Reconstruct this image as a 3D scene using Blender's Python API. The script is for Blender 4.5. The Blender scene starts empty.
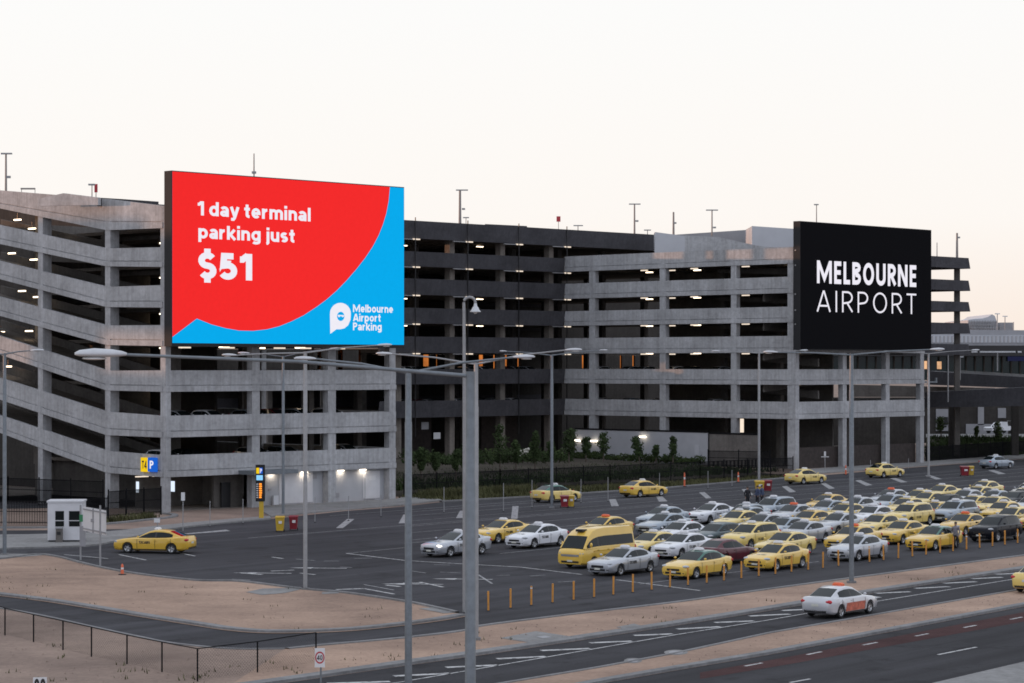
import bpy, bmesh, math, random
from mathutils import Vector, Matrix
R = math.radians
random.seed(7)
scene = bpy.context.scene
COL = scene.collection
# ------------------------------------------------------------------ camera geometry (85 mm lens, level, 12.5 m up)
F, CX, HY, H = 2418.0, 512.0, 365.0, 12.5
def G(px, py, z=0.0):
    Y = F*(H-z)/(py-HY)
    return Vector(((px-CX)/F*Y, Y, z))
def Pd(px, py, Y):
    return Vector(((px-CX)/F*Y, Y, H-(py-HY)/F*Y))
U = Vector((.699, .715, 0)).normalized()      # direction of the garage fronts
V = Vector((-U.y, U.x, 0))                    # direction of the garage flanks
RD = Vector((math.sin(R(37.6)), math.cos(R(37.6)), 0))   # road / taxi lane direction
RN = Vector((RD.y, -RD.x, 0))
class Plane:
    def __init__(s, p, d, n):
        s.p = Vector((p.x, p.y, 0)); s.d = d; s.n = n      # n = outward normal
    def px(s, px, py):                                     # (s, z) of the picture ray on this wall plane
        a = (px-CX)/F
        t = s.p.dot(s.n)/(a*s.n.x+s.n.y)
        q = Vector((a*t, t, 0))-s.p
        return q.dot(s.d), H-(py-HY)/F*t
    def at(s, ss, z, off=0.0):
        q = s.p+s.d*ss+s.n*off
        return Vector((q.x, q.y, z))
# ------------------------------------------------------------------ materials
MATS = {}
def nodes(name):
    m = bpy.data.materials.new(name); m.use_nodes = True
    nt = m.node_tree; b = nt.nodes['Principled BSDF']
    MATS[name] = m
    return m, nt, b
def coord(nt, kind='Position', scale=(1, 1, 1), rotz=0):
    mp = nt.nodes.new('ShaderNodeMapping'); mp.inputs['Scale'].default_value = scale
    mp.inputs['Rotation'].default_value = (0, 0, rotz)
    if kind == 'Position':
        g = nt.nodes.new('ShaderNodeNewGeometry'); nt.links.new(g.outputs['Position'], mp.inputs[0])
    else:
        g = nt.nodes.new('ShaderNodeTexCoord'); nt.links.new(g.outputs['Object'], mp.inputs[0])
    return mp.outputs[0]
def noise(nt, vec, scale, detail=4, rough=.55):
    n = nt.nodes.new('ShaderNodeTexNoise'); n.inputs['Scale'].default_value = scale
    n.inputs['Detail'].default_value = detail; n.inputs['Roughness'].default_value = rough
    nt.links.new(vec, n.inputs['Vector']); return n.outputs['Fac']
def ramp(nt, fac, p0, c0, p1, c1):
    r = nt.nodes.new('ShaderNodeValToRGB'); e = r.color_ramp.elements
    e[0].position = p0; e[0].color = (*c0, 1); e[1].position = p1; e[1].color = (*c1, 1)
    nt.links.new(fac, r.inputs[0]); return r.outputs[0]
def mix(nt, a, b, fac, mode='MIX'):
    m = nt.nodes.new('ShaderNodeMix'); m.data_type = 'RGBA'; m.blend_type = mode
    for s, v in ((m.inputs[6], a), (m.inputs[7], b)):
        if isinstance(v, tuple): s.default_value = (*v, 1)
        else: nt.links.new(v, s)
    if isinstance(fac, (int, float)): m.inputs[0].default_value = fac
    else: nt.links.new(fac, m.inputs[0])
    return m.outputs[2]
def bump(nt, b, h, strength=.2, dist=.02):
    n = nt.nodes.new('ShaderNodeBump'); n.inputs['Strength'].default_value = strength; n.inputs['Distance'].default_value = dist
    nt.links.new(h, n.inputs['Height']); nt.links.new(n.outputs[0], b.inputs['Normal'])
def mat(name, col, rough=.6, metal=0., var=.12, scale=2., coat=0., spec=.5, kind='Object', bmp=0):
    m, nt, b = nodes(name)
    f = noise(nt, coord(nt, kind), scale)
    lo = tuple(c*(1-var) for c in col); hi = tuple(min(1, c*(1+var)) for c in col)
    c = ramp(nt, f, .3, lo, .7, hi)
    nt.links.new(c, b.inputs['Base Color'])
    b.inputs['Roughness'].default_value = rough; b.inputs['Metallic'].default_value = metal
    b.inputs['Coat Weight'].default_value = coat; b.inputs['Coat Roughness'].default_value = .06
    b.inputs['Specular IOR Level'].default_value = spec
    if bmp: bump(nt, b, f, bmp)
    return m
def emit(name, col, strength=1., var=.04, scale=3.):
    m, nt, b = nodes(name)
    f = noise(nt, coord(nt, 'Object'), scale)
    c = ramp(nt, f, .3, tuple(x*(1-var) for x in col), .7, tuple(x*(1+var) for x in col))
    b.inputs['Base Color'].default_value = (.003, .003, .003, 1); b.inputs['Roughness'].default_value = .9; b.inputs['Specular IOR Level'].default_value = .05
    nt.links.new(c, b.inputs['Emission Color']); b.inputs['Emission Strength'].default_value = strength
    return m
def concrete(name, col, streak=.35):
    m, nt, b = nodes(name)
    big = noise(nt, coord(nt, 'Position'), .30, 6, .65)
    fine = noise(nt, coord(nt, 'Position'), 2.6, 7, .7)
    st = noise(nt, coord(nt, 'Position', (3.2, 3.2, .10)), 1.0, 6, .65)
    bl = noise(nt, coord(nt, 'Position', (.35, .35, .9)), 1.3, 5, .7)
    c = ramp(nt, big, .32, tuple(x*.78 for x in col), .68, tuple(x*1.13 for x in col))
    c = mix(nt, c, ramp(nt, fine, .32, (.66, .66, .66), .68, (1.14, 1.14, 1.14)), .6, 'MULTIPLY')
    c = mix(nt, c, ramp(nt, st, .40, (.62, .60, .57), .56, (1, 1, 1)), streak, 'MULTIPLY')
    c = mix(nt, c, ramp(nt, bl, .34, (.62, .62, .62), .42, (1, 1, 1)), streak*.7, 'MULTIPLY')
    nt.links.new(c, b.inputs['Base Color']); b.inputs['Roughness'].default_value = .95; b.inputs['Specular IOR Level'].default_value = .15
    bump(nt, b, fine, .25, .03)
    return m
def asphalt(name, col, rot=-R(52.4)):
    m, nt, b = nodes(name)
    big = noise(nt, coord(nt, 'Position'), .035, 5, .6)
    rv = coord(nt, 'Position', (1, 1, 1), rot)
    mp = nt.nodes.new('ShaderNodeMapping'); mp.inputs['Scale'].default_value = (.02, .55, 1); nt.links.new(rv, mp.inputs[0])
    st = noise(nt, mp.outputs[0], 1.0, 4, .6)
    fine = noise(nt, coord(nt, 'Position'), 9, 5, .7)
    sp = noise(nt, coord(nt, 'Position'), .35, 6, .7)
    c = ramp(nt, big, .35, tuple(x*.78 for x in col), .68, tuple(x*1.2 for x in col))
    c = mix(nt, c, ramp(nt, st, .34, (.66, .66, .66), .66, (1.28, 1.28, 1.28)), .75, 'MULTIPLY')
    c = mix(nt, c, ramp(nt, fine, .3, (.72, .72, .72), .7, (1.25, 1.25, 1.25)), .6, 'MULTIPLY')
    c = mix(nt, c, ramp(nt, sp, .36, (.5, .5, .5), .45, (1, 1, 1)), .6, 'MULTIPLY')
    nt.links.new(c, b.inputs['Base Color']); b.inputs['Roughness'].default_value = .95; b.inputs['Specular IOR Level'].default_value = .12
    bump(nt, b, fine, .3, .01)
    return m
def sand(name, col):
    m, nt, b = nodes(name)
    big = noise(nt, coord(nt, 'Position'), .09, 6, .65)
    st = noise(nt, coord(nt, 'Position', (.22, .55, 1)), .7, 7, .7)
    fine = noise(nt, coord(nt, 'Position'), 3.5, 8, .75)
    c = ramp(nt, big, .36, (col[0]*.68, col[1]*.68, col[2]*.70), .64, tuple(x*1.14 for x in col))
    c = mix(nt, c, ramp(nt, st, .34, (.74, .72, .72), .62, (1.06, 1.05, 1.04)), .45, 'MULTIPLY')
    c = mix(nt, c, ramp(nt, fine, .32, (.68, .68, .68), .68, (1.2, 1.2, 1.2)), .65, 'MULTIPLY')
    nt.links.new(c, b.inputs['Base Color']); b.inputs['Roughness'].default_value = 1; b.inputs['Specular IOR Level'].default_value = .08
    bump(nt, b, fine, .5, .04)
    return m
def paintline(name, col):
    m, nt, b = nodes(name)
    f = noise(nt, coord(nt, 'Position'), 2.6, 7, .75)
    c = ramp(nt, f, .36, (.10, .10, .105), .52, col)
    nt.links.new(c, b.inputs['Base Color']); b.inputs['Roughness'].default_value = .9; b.inputs['Specular IOR Level'].default_value = .12
    return m
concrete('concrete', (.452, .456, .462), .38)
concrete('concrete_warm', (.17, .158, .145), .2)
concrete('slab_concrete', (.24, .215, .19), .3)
concrete('kerb_concrete', (.25, .25, .25), .3)
concrete('path_concrete', (.27, .268, .262), .25)
concrete('dark_cladding', (.078, .077, .084), .25)
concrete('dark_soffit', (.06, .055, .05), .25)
asphalt('asphalt', (.054, .054, .059))
asphalt('asphalt_dark', (.046, .046, .050))
sand('sand', (.40, .285, .215)); sand('dirt', (.31, .235, .19)); sand('mulch', (.07, .062, .05))
sand('red_lane', (.085, .046, .045))
paintline('line_paint', (.52, .52, .51)); paintline('line_faded', (.34, .34, .34))
mat('galvanised', (.165, .185, .20), .5, .25, .15, 6)
mat('grey_pole', (.30, .30, .30), .55, .15, .1, 5)
mat('pole_brown', (.28, .25, .23), .6, .2)
mat('lamp_housing', (.55, .56, .57), .45, .2)
mat('lamp_lens', (.7, .7, .68), .25)
mat('black_metal', (.010, .010, .011), .8, 0, spec=.1)
mat('black_cabinet', (.012, .012, .013), .8, 0, .2, 1)
mat('white_panel', (.60, .60, .61), .5, 0, .06, 1.2)
mat('white_wall', (.40, .41, .43), .6, 0, .08, .6)
mat('roof_white', (.48, .49, .51), .6, 0, .06, .4)
mat('grey_wall', (.30, .30, .31), .7, 0, .1, .5)
mat('brown_boards', (.04, .03, .026), .7, 0, .35, 2.5)
mat('orange_plastic', (.62, .27, .045), .5, 0, .2, 4)
mat('cone_orange', (.75, .16, .07), .5)
mat('rubber', (.018, .018, .019), .75)
mat('tyre', (.014, .014, .015), .8)
mat('rim', (.42, .43, .44), .35, .7)
mat('glass', (.006, .011, .012), .06, 0, .3, 1.5, spec=.27)
mat('building_glass', (.008, .022, .02), .15, 0, .3, .4, spec=.3)
mat('headlight', (.42, .44, .46), .1, .3, .1)
mat('taillight', (.50, .02, .03), .2); mat('paint_light_silver', (.55, .56, .58), .3, .25, .05, 1, coat=.7)
mat('plate', (.62, .62, .55), .5)
mat('trim_black', (.012, .012, .013), .4)
mat('ink', (.02, .018, .016), .6)
mat('bin_yellow', (.55, .36, .03), .45); mat('bin_red', (.22, .015, .025), .4)
mat('sign_white', (.68, .68, .68), .45, 0, .04); mat('sign_red', (.45, .03, .04), .45)
mat('sign_green', (.03, .2, .08), .5)
mat('paint_yellow', (.76, .49, .075), .32, 0, .04, 1, coat=.7)
mat('paint_pale_yellow', (.78, .58, .17), .34, 0, .04, 1, coat=.6)
mat('paint_gold', (.70, .43, .045), .32, 0, .05, 1, coat=.7)
mat('paint_white', (.70, .71, .73), .3, 0, .03, 1, coat=.7)
mat('paint_silver', (.44, .46, .49), .3, .45, .05, 1, coat=.7)
mat('paint_bluesilver', (.30, .35, .40), .3, .4, .05, 1, coat=.7)
mat('paint_maroon', (.09, .010, .018), .3, 0, .1, 1, coat=.35, spec=.3)
mat('paint_navy', (.008, .009, .013), .2, 0, .1, 1, coat=.06, spec=.12)
mat('paint_teal', (.04, .07, .08), .3, 0, .1, 1, coat=.35, spec=.3)
mat('paint_green', (.01, .13, .085), .28, 0, .1, 1, coat=.8)
mat('sign_orange', (.75, .13, .04), .4); mat('door_orange', (.50, .13, .08), .4, 0, .3, 6)
mat('skin_tone', (.35, .21, .15), .6); mat('hair', (.02, .015, .012), .6)
mat('cloth_dark', (.018, .018, .022), .9, 0, .2, 8); mat('cloth_grey', (.20, .19, .21), .9, 0, .2, 8)
mat('cloth_blue', (.06, .08, .14), .9, 0, .2, 8); mat('cloth_white', (.6, .6, .62), .9)
mat('bark', (.09, .07, .055), .9, 0, .3, 8)
mat('leaf', (.035, .052, .02), .9, 0, .45, .8, kind='Position', spec=.1); mat('leaf_light', (.05, .07, .025), .9, 0, .4, .8, kind='Position', spec=.1)
mat('grass', (.085, .085, .04), .9, 0, .45, .5, kind='Position', spec=.1); mat('flower', (.55, .53, .46), .8)
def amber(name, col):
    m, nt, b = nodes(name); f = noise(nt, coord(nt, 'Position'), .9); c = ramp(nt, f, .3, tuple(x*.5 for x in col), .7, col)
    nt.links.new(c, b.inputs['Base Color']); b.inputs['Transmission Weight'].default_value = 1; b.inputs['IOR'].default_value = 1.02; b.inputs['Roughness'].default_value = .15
amber('sun_glow_tint', (.66, .24, .06))  # orange tint that imitates sunlight glowing inside the decks
mat('ochre', (.45, .17, .04), .7, 0, .2, 1)
emit('light_warm', (1.0, .84, .68), 1.0); emit('deck_lamp', (1.0, .80, .58), 4.5); emit('light_cool', (1, .95, .86), 1.8)
emit('wall_lamp', (1.0, .86, .68), 4.5)
emit('screen_blue', (.0, .40, .84), 1.0, .02); emit('screen_red', (.90, .022, .022), 1.0, .02)
emit('screen_white', (.86, .84, .92), 1.0, .02); emit('screen_black', (.002, .002, .003), 1.0)
emit('sign_yellow_lit', (.95, .62, .01), .95); emit('sign_blue_lit', (.01, .12, .62), .95)
emit('led_amber', (1.0, .30, .03), 1.6); emit('led_cyan', (.25, .60, .95), 1.1)
emit('orange_glow', (.95, .55, .30), .8, .3, .6); emit('headlamp_on', (1, .9, .78), 4.0)
emit('poster_lit', (.75, .85, 1.0), 1.1); emit('blue_sign_far', (.03, .035, .10), .45)
# ------------------------------------------------------------------ mesh builder
class MB:
    def __init__(s): s.v = []; s.f = []; s.sm = []
    def add(s, vs, fs, smooth=False):
        o = len(s.v); s.v += [Vector(p) for p in vs]
        s.f += [tuple(i+o for i in f) for f in fs]; s.sm += [smooth]*len(fs)
        return s
    def box(s, c, size, rz=0.0, ax=None):
        c = Vector(c); hx, hy, hz = (a/2 for a in size)
        if ax is None: ex, ey = Vector((math.cos(rz), math.sin(rz), 0)), Vector((-math.sin(rz), math.cos(rz), 0))
        else: ex = ax.normalized(); ey = Vector((-ex.y, ex.x, 0))
        vs = [c+ex*(i*hx)+ey*(j*hy)+Vector((0, 0, k*hz)) for k in (-1, 1) for j in (-1, 1) for i in (-1, 1)]
        return s.add(vs, [(0, 2, 3, 1), (4, 5, 7, 6), (0, 1, 5, 4), (1, 3, 7, 5), (3, 2, 6, 7), (2, 0, 4, 6)])
    def prism(s, poly, ext):
        n = len(poly); ext = Vector(ext); poly = [Vector(p) for p in poly]
        vs = poly+[p+ext for p in poly]
        return s.add(vs, [tuple(range(n-1, -1, -1)), tuple(range(n, 2*n))]+[(i, (i+1) % n, n+(i+1) % n, n+i) for i in range(n)])
    def poly(s, pts): return s.add(pts, [tuple(range(len(pts)))])
    def tube(s, pts, r, n=8, smooth=True):
        pts = [Vector(p) for p in pts]; rs = r if isinstance(r, (list, tuple)) else [r]*len(pts)
        vs = []; fs = []
        for i, p in enumerate(pts):
            t = (pts[min(i+1, len(pts)-1)]-pts[max(i-1, 0)]).normalized()
            a = t.cross(Vector((0, 0, 1)) if abs(t.z) < .95 else Vector((1, 0, 0))).normalized(); b = t.cross(a)
            vs += [p+(a*math.cos(2*math.pi*k/n)+b*math.sin(2*math.pi*k/n))*rs[i] for k in range(n)]
        for i in range(len(pts)-1):
            for k in range(n):
                fs.append((i*n+k, i*n+(k+1) % n, (i+1)*n+(k+1) % n, (i+1)*n+k))
        s.add(vs, fs, smooth)
        m = (len(pts)-1)*n
        return s.add([vs[k] for k in range(n)]+[vs[m+k] for k in range(n)], [tuple(range(n-1, -1, -1)), tuple(range(n, 2*n))])
    def lathe(s, prof, c=(0, 0, 0), axis='z', n=20, smooth=True):       # prof: (r, h)
        c = Vector(c); vs = []
        for r, h in prof:
            for k in range(n):
                a = 2*math.pi*k/n; x, y = r*math.cos(a), r*math.sin(a)
                vs.append(c+(Vector((x, y, h)) if axis == 'z' else Vector((x, h, y)) if axis == 'y' else Vector((h, x, y))))
        fs = [(i*n+k, i*n+(k+1) % n, (i+1)*n+(k+1) % n, (i+1)*n+k) for i in range(len(prof)-1) for k in range(n)]
        return s.add(vs, fs, smooth)
    def ball(s, c, r, n=12, m=8):
        c = Vector(c); vs = []; rx, ry, rz = r if isinstance(r, (tuple, list)) else (r, r, r)
        for i in range(m+1):
            t = math.pi*i/m
            for k in range(n):
                a = 2*math.pi*k/n
                vs.append(c+Vector((rx*math.sin(t)*math.cos(a), ry*math.sin(t)*math.sin(a), rz*math.cos(t))))
        return s.add(vs, [(i*n+k, (i+1)*n+k, (i+1)*n+(k+1) % n, i*n+(k+1) % n) for i in range(m) for k in range(n)], True)
    def build(s, name, m, parent=None, sharp=None):
        off = Vector((0, 0, 0)); p = parent
        while p is not None: off += p.location; p = p.parent
        me = bpy.data.meshes.new(name)
        me.from_pydata([tuple(v-off) for v in s.v], [], s.f)
        me.polygons.foreach_set('use_smooth', s.sm)
        me.update()
        if sharp:
            bm = bmesh.new(); bm.from_mesh(me); bmesh.ops.remove_doubles(bm, verts=bm.verts, dist=.0005)
            bmesh.ops.recalc_face_normals(bm, faces=bm.faces); bm.to_mesh(me); bm.free()
            me.set_sharp_from_angle(angle=R(sharp))
        o = bpy.data.objects.new(name, me); COL.objects.link(o)
        if m: me.materials.append(MATS[m] if isinstance(m, str) else m)
        if parent is not None: o.parent = parent
        return o
def tag(o, label=None, cat=None, group=None, kind=None):
    if label: o['label'] = label
    if cat: o['category'] = cat
    if group: o['group'] = group
    if kind: o['kind'] = kind
    return o
def empty(name, loc, label=None, cat=None, group=None):
    o = bpy.data.objects.new(name, None); COL.objects.link(o); o.location = loc; o.empty_display_size = .3
    return tag(o, label, cat, group)
KIDS = {}
def dup(root):
    r = root.copy(); COL.objects.link(r)
    def rec(src, dst):
        for ch in KIDS.get(src.name) or list(src.children):
            c = ch.copy(); COL.objects.link(c); c.parent = dst; rec(ch, c)
    rec(root, r)
    return r
def struct(name, mb, m): return tag(mb.build(name, m), kind='structure')
_tx = {}
# ------------------------------------------------------------------ lettering drawn as strokes of even width
def _arc(cx, cy, rx, ry, a0, a1, n=14): return [(cx+rx*math.cos(R(a0+(a1-a0)*k/n)), cy+ry*math.sin(R(a0+(a1-a0)*k/n))) for k in range(n+1)]
def glyph(c, w, X=.74, D=-.26, wide=1.0):
    h = w/2; E = lambda W, y0, y1: _arc(W/2, (y0+y1)/2, W/2-h, (y1-y0)/2-h, 0, 360, 26)
    if c == ' ': return [], .26
    if c in 'oO': W, y = (.66, X) if c == 'o' else (.86*wide, 1); return [E(W, 0, y)], W
    if c in '0': return [E(.64, 0, 1)], .64
    if c in 'lI': return [[(h, 0), (h, 1)]], w
    if c in 'ij':
        s = [[(h, 0), (h, X)]] if c == 'i' else [[(h+.08, X), (h+.08, -.06)]+_arc(h-.06, -.06, .14, D*-1-h-.06, 0, -80, 6)]; dx = 0 if c == 'i' else .08
        return s+[[(h+dx, X+.10), (h+dx, X+.10+w*.95)]], w+dx
    if c == 'n': W = .62; return [[(h, 0), (h, X)], [(h, X*.5)]+_arc(W/2, X-h-.2, W/2-h, .2, 180, 0, 10)+[(W-h, 0)]], W
    if c == 'u': W = .62; return [[(W-h, 0), (W-h, X)], [(W-h, X*.5)]+_arc(W/2, h+.2, W/2-h, .2, 0, -180, 10)+[(h, X)]], W
    if c == 'm':
        W = .98; q = W/2; r = (q-h)/2
        return [[(h, 0), (h, X)], [(h, X*.5)]+_arc(h+r, X-h-.17, r, .17, 180, 0, 10)+[(q, 0)], [(q, X*.5)]+_arc(q+r, X-h-.17, r, .17, 180, 0, 10)+[(W-h, 0)]], W
    if c == 'r': return [[(h, 0), (h, X)], [(h, X*.45)]+_arc(h+.26, X*.45, .26, X*.55-h, 180, 85, 8)], .44
    if c == 'a': W = .60; return [[(W-h, 0), (W-h, X*.6)]+_arc(W/2-.01, X*.6, W/2-h+.01, X*.4-h, 0, 150, 10), _arc(.27, .225, .27-h, .225-h, 0, 360, 20), [(.3, .45-h), (W-h, .45-h)]], W
    if c in 'dbpg':
        W = .66; b = E(W, 0, X)
        if c == 'd': return [b, [(W-h, 0), (W-h, 1)]], W
        if c == 'b': return [b, [(h, 0), (h, 1)]], W
        if c == 'p': return [b, [(h, D), (h, X)]], W
        return [b, [(W-h, X), (W-h, -.03)]+_arc(W/2, -.03, W/2-h, -.03-D-h, 0, -150, 10)], W
    if c == 'e': W = .64; return [[(h, X/2-.01), (W-h, X/2-.01)]+_arc(W/2, X/2, W/2-h, X/2-h, 0, 318, 22)], W
    if c == 'k': return [[(h, 0), (h, 1)], [(w*.9, X*.42), (.60-h*.6, X)], [(w*1.2, X*.5), (.64-h*.6, 0)]], .62
    if c == 't': return [[(.10+h, .96), (.10+h, .2)]+_arc(.10+h+.16, .2, .16, .2-h, 180, 275, 6), [(0, X-h), (.40, X-h)]], .42
    if c == 'y': return [[(h*.7, X), (.31, .04)], [(.62-h*.7, X), (.30, -.05), (.22, D+h), (.06, D+h)]], .62
    if c == 's':
        W = .54; r = (X-w)/4
        return [_arc(W/2, X-h-r, W/2-h, r, 35, 270, 12)+_arc(W/2, h+r, W/2-h, r, 90, -145, 12)[1:]], W
    if c in 'S5$':
        W = .66
        if c == '5': return [[(W-h-.02, 1-h), (h+.06, 1-h), (h+.03, .50), (.12+h, .555)]+_arc(W/2-.02, .33, W/2-h+.02, .33-h, 118, -150, 16)], W
        r = (1-w)/4; s = [_arc(W/2, 1-h-r, W/2-h, r, 30, 270, 12)+_arc(W/2, h+r, W/2-h, r, 90, -150, 12)[1:]]
        return s+([[(W/2, -.13), (W/2, .10)], [(W/2, .9), (W/2, 1.13)]] if c == '$' else []), W
    if c == '1': return [[(.22+h, 0), (.22+h, 1-h*.0)], [(.0, .80-h*.2), (.10, .80-h*.2), (.22+h*.6, .985-h*.4)]], .22+w
    if c == '3': W = .62; return [_arc(W/2-.03, .745, W/2-h, .255-h, 150, -80, 12), _arc(W/2-.03, .27, W/2-h+.03, .27-h, 80, -150, 14)], W
    if c == '4': return [[(.50, 0), (.50, 1)], [(.50, 1-h), (h, .30)], [(0, .27), (.70, .27)]], .70
    if c == 'A': W = .80*wide; return [[(h*.62, 0), (W/2-h*.2, 1-h*.2)], [(W-h*.62, 0), (W/2+h*.2, 1-h*.2)], [(W*.22, .28), (W*.78, .28)]], W
    if c == 'B': W = .66; return [[(h, 0), (h, 1)], [(h, 1-h), (W/2-.04, 1-h)]+_arc(W/2-.02, .77-h*.1, W/2-h, .23-h*.9, 90, -90, 8)+[(h, .54)], [(h, .54), (W/2-.02, .54)]+_arc(W/2, .27, W/2-h, .27-h, 90, -90, 8)+[(h, h)]], W
    if c == 'C': W = .76; return [_arc(W/2+.03, .5, W/2-h+.02, .5-h, 48, 312, 20)], W
    if c == 'E': W = .54; return [[(h, 0), (h, 1)], [(h, 1-h), (W, 1-h)], [(h, .51), (W-.04, .51)], [(h, h), (W, h)]], W
    if c == 'L': W = .50; return [[(h, 1), (h, h), (W, h)]], W
    if c == 'M': W = .74+w*1.9; return [[(h, 0), (h, 1)], [(W-h, 0), (W-h, 1)], [(h*1.2, 1-h*.5), (W/2, .10+h*1.2), (W-h*1.2, 1-h*.5)]], W
    if c == 'N': W = .78; return [[(h, 0), (h, 1)], [(W-h, 0), (W-h, 1)], [(h*1.1, 1-h*.5), (W-h*1.1, h*.5)]], W
    if c in 'PR': 
        W = .64; s = [[(h, 0), (h, 1)], [(h, 1-h), (W/2-.02, 1-h)]+_arc(W/2-.01, .71-h*.1, W/2-h+.01, .29-h*.9, 90, -90, 10)+[(h, .42)]]
        return s+([[(W*.5, .42), (W-h*.45, h*.55)]] if c == 'R' else []), W
    if c == 'T': W = .62; return [[(W/2, 0), (W/2, 1)], [(0, 1-h), (W, 1-h)]], W
    if c == 'U': W = .74; return [[(h, 1), (h, .34)]+_arc(W/2, .34, W/2-h, .34-h, 180, 360, 12)+[(W-h, 1)]], W
    return [[(h, 0), (h, 1)]], w
def text_mesh(txt, bold=.2, spacing=.1):
    key = (txt, bold, spacing)
    if key in _tx: return _tx[key]
    vs = []; fs = []; x = 0; lay = 0
    for c in txt:
        st, adv = glyph(c, bold)
        for pl in st:
            pl = [Vector((p[0]+x, p[1], 0)) for p in pl]; pl = [p for i, p in enumerate(pl) if i == 0 or (p-pl[i-1]).length > 1e-4]; lay += 1; n = len(pl); closed = (pl[0]-pl[-1]).length < 1e-4; o = len(vs); h = bold/2
            for i, p in enumerate(pl):
                a = pl[i-1] if i else (pl[-2] if closed else None); b = pl[i+1] if i < n-1 else (pl[1] if closed else None)
                d0 = (p-a).normalized() if a is not None else None; d1 = (b-p).normalized() if b is not None else None
                d0 = d0 or d1; d1 = d1 or d0; m = Vector((-d0.y-d1.y, d0.x+d1.x, 0))
                m.normalize(); k = max(.45, m.dot(Vector((-d0.y, d0.x, 0)))); m = m*(h/k)
                z = .0006*(lay % 6); vs += [p+m+Vector((0, 0, z)), p-m+Vector((0, 0, z))]
            fs += [(o+2*i+1, o+2*i+3, o+2*i+2, o+2*i) for i in range(n-1)]
        x += adv+(spacing if c != ' ' else 0)
    _tx[key] = (vs, fs); return _tx[key]
def cap_height(bold=0.0): return 1.0
def text_on(pl, txt, x0, yb, x1, cap, off, bold=.2, spacing=.1, mb=None):
    """lettering on a wall plane: left end x0 and baseline yb in the picture, right end x1, capital height in pixels there"""
    mb = mb or MB(); vs, fs = text_mesh(txt, bold, spacing)
    s0, zb = pl.px(x0, yb); s1, _ = pl.px(x1, yb); _, zt = pl.px(x0, yb-cap)
    xa = min(v.x for v in vs); xb = max(v.x for v in vs); k = (s1-s0)/(xb-xa)
    return mb.add([pl.at(s0+(v.x-xa)*k, zb+v.y*(zt-zb), off+v.z) for v in vs], fs)
# ================================================================== PARKING GARAGE
C0 = G(165.5, 512.4); D0 = G(795.5, 469.5)
LF = Plane(C0, U, -V)            # left block, front with the big screen
LL = Plane(C0, V, -U)            # left block, ramp flank
RF = Plane(D0, U, -V)            # right block, front
RL = Plane(D0, V, -U)            # right block, flank
sE, _ = RL.px(564, 400)
E0 = RL.at(sE, 0)
DK = Plane(E0, U, -V)            # dark clad middle
garage = empty('parking_garage', (C0.x, C0.y, 0), 'multistorey concrete and dark clad car park with sloping ramps behind the taxi yard', 'parking garage')
sR1 = RL.px(564, 400)[0]; sRF = RF.px(924.3, 463)[0]
def zs(pl, x, ys): return [pl.px(x, y)[1] for y in ys]
OPL = [(227.9, 247), (266.8, 285), (307.5, 325), (346, 370.4), (391.8, 415.8), (437.6, 455.4)]
ZL = [tuple(zs(LF, 165.5, o)) for o in OPL]                     # (top, bottom) of each opening, left block
ZL_roof = zs(LF, 165.5, [205.5])[0]; ZL_g = zs(LF, 165.5, [477.3])[0]
OPR = [(263.6, 276.7), (293, 306.6), (322.4, 335.9), (352.6, 369.3), (384.8, 401.8)]
ZR = [tuple(zs(RL, 788, o)) for o in OPR]
ZR_g = zs(RL, 788, [419])[0]; ZR_roof = zs(RL, 788, [247])[0]
ZD_roof = zs(DK, 419, [221])[0]; ZD0 = tuple(zs(DK, 419, (238.6, 251.8)))
levR = [(ZR_roof, ZR[0][0])]+[(ZR[i][1], ZR[i+1][0]) for i in range(4)]+[(ZR[4][1], ZR_g)]
def band(pl, s0, zb0, zt0, s1, zb1, zt1, m, ledge=.26, th=.3, name='parapet_panel', proud=.06, joint=None):
    """one parapet panel: upper panel plus a slightly proud edge beam below"""
    mb = MB(); inn = -pl.n*th
    h0, h1 = zb0+(zt0-zb0)*ledge, zb1+(zt1-zb1)*ledge
    if ledge > 0:
        mb.prism([pl.at(s0, zb0, proud), pl.at(s1, zb1, proud), pl.at(s1, h1, proud), pl.at(s0, h0, proud)], inn-pl.n*proud)
    g = .09 if ledge > 0 else 0
    if g: mb.prism([pl.at(s0, h0+.001, -.09), pl.at(s1, h1+.001, -.09), pl.at(s1, h1+g+.01, -.09), pl.at(s0, h0+g+.01, -.09)], -pl.n*(th-.095))
    mb.prism([pl.at(s0, h0+g), pl.at(s1, h1+g), pl.at(s1, zt1), pl.at(s0, zt0)], inn)
    return mb.build(name, m, garage)
def column(pl, s, w, d, z0, z1, m='concrete', off=-.02, name='column'):
    mb = MB(); c = pl.at(s, (z0+z1)/2, off-d/2)
    mb.box(c, (w, d, z1-z0), ax=pl.d)
    return mb.build(name, m, garage)
# ---- left block front
sL1 = LF.px(396, 500)[0]
lev = [(ZL_roof, ZL[0][0])]+[(ZL[i][1], ZL[i+1][0]) for i in range(5)]+[(ZL[5][1], ZL_g)]
for zt, zb in lev: band(LF, .0, zb, zt, sL1, zb, zt, 'concrete')
for xa, xb in ((160.5, 171), (252.3, 260), (328.3, 336), (389.6, 396.3)):
    a, b = max(LF.px(xa, 450)[0], .02), min(LF.px(xb, 450)[0], sL1-.02)
    column(LF, (a+b)/2, b-a, .7, 0, ZL_roof-.15, off=-.025)
# right return flank of the left block
LR = Plane(LF.at(sL1, 0), V, U)
for zt, zb in lev: band(LR, .35, zb, zt, 30, zb, zt, 'concrete', th=.28)
for s in (9.5, 19, 29): column(LR, s, .7, .6, 0, ZL_roof-.15)
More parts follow.
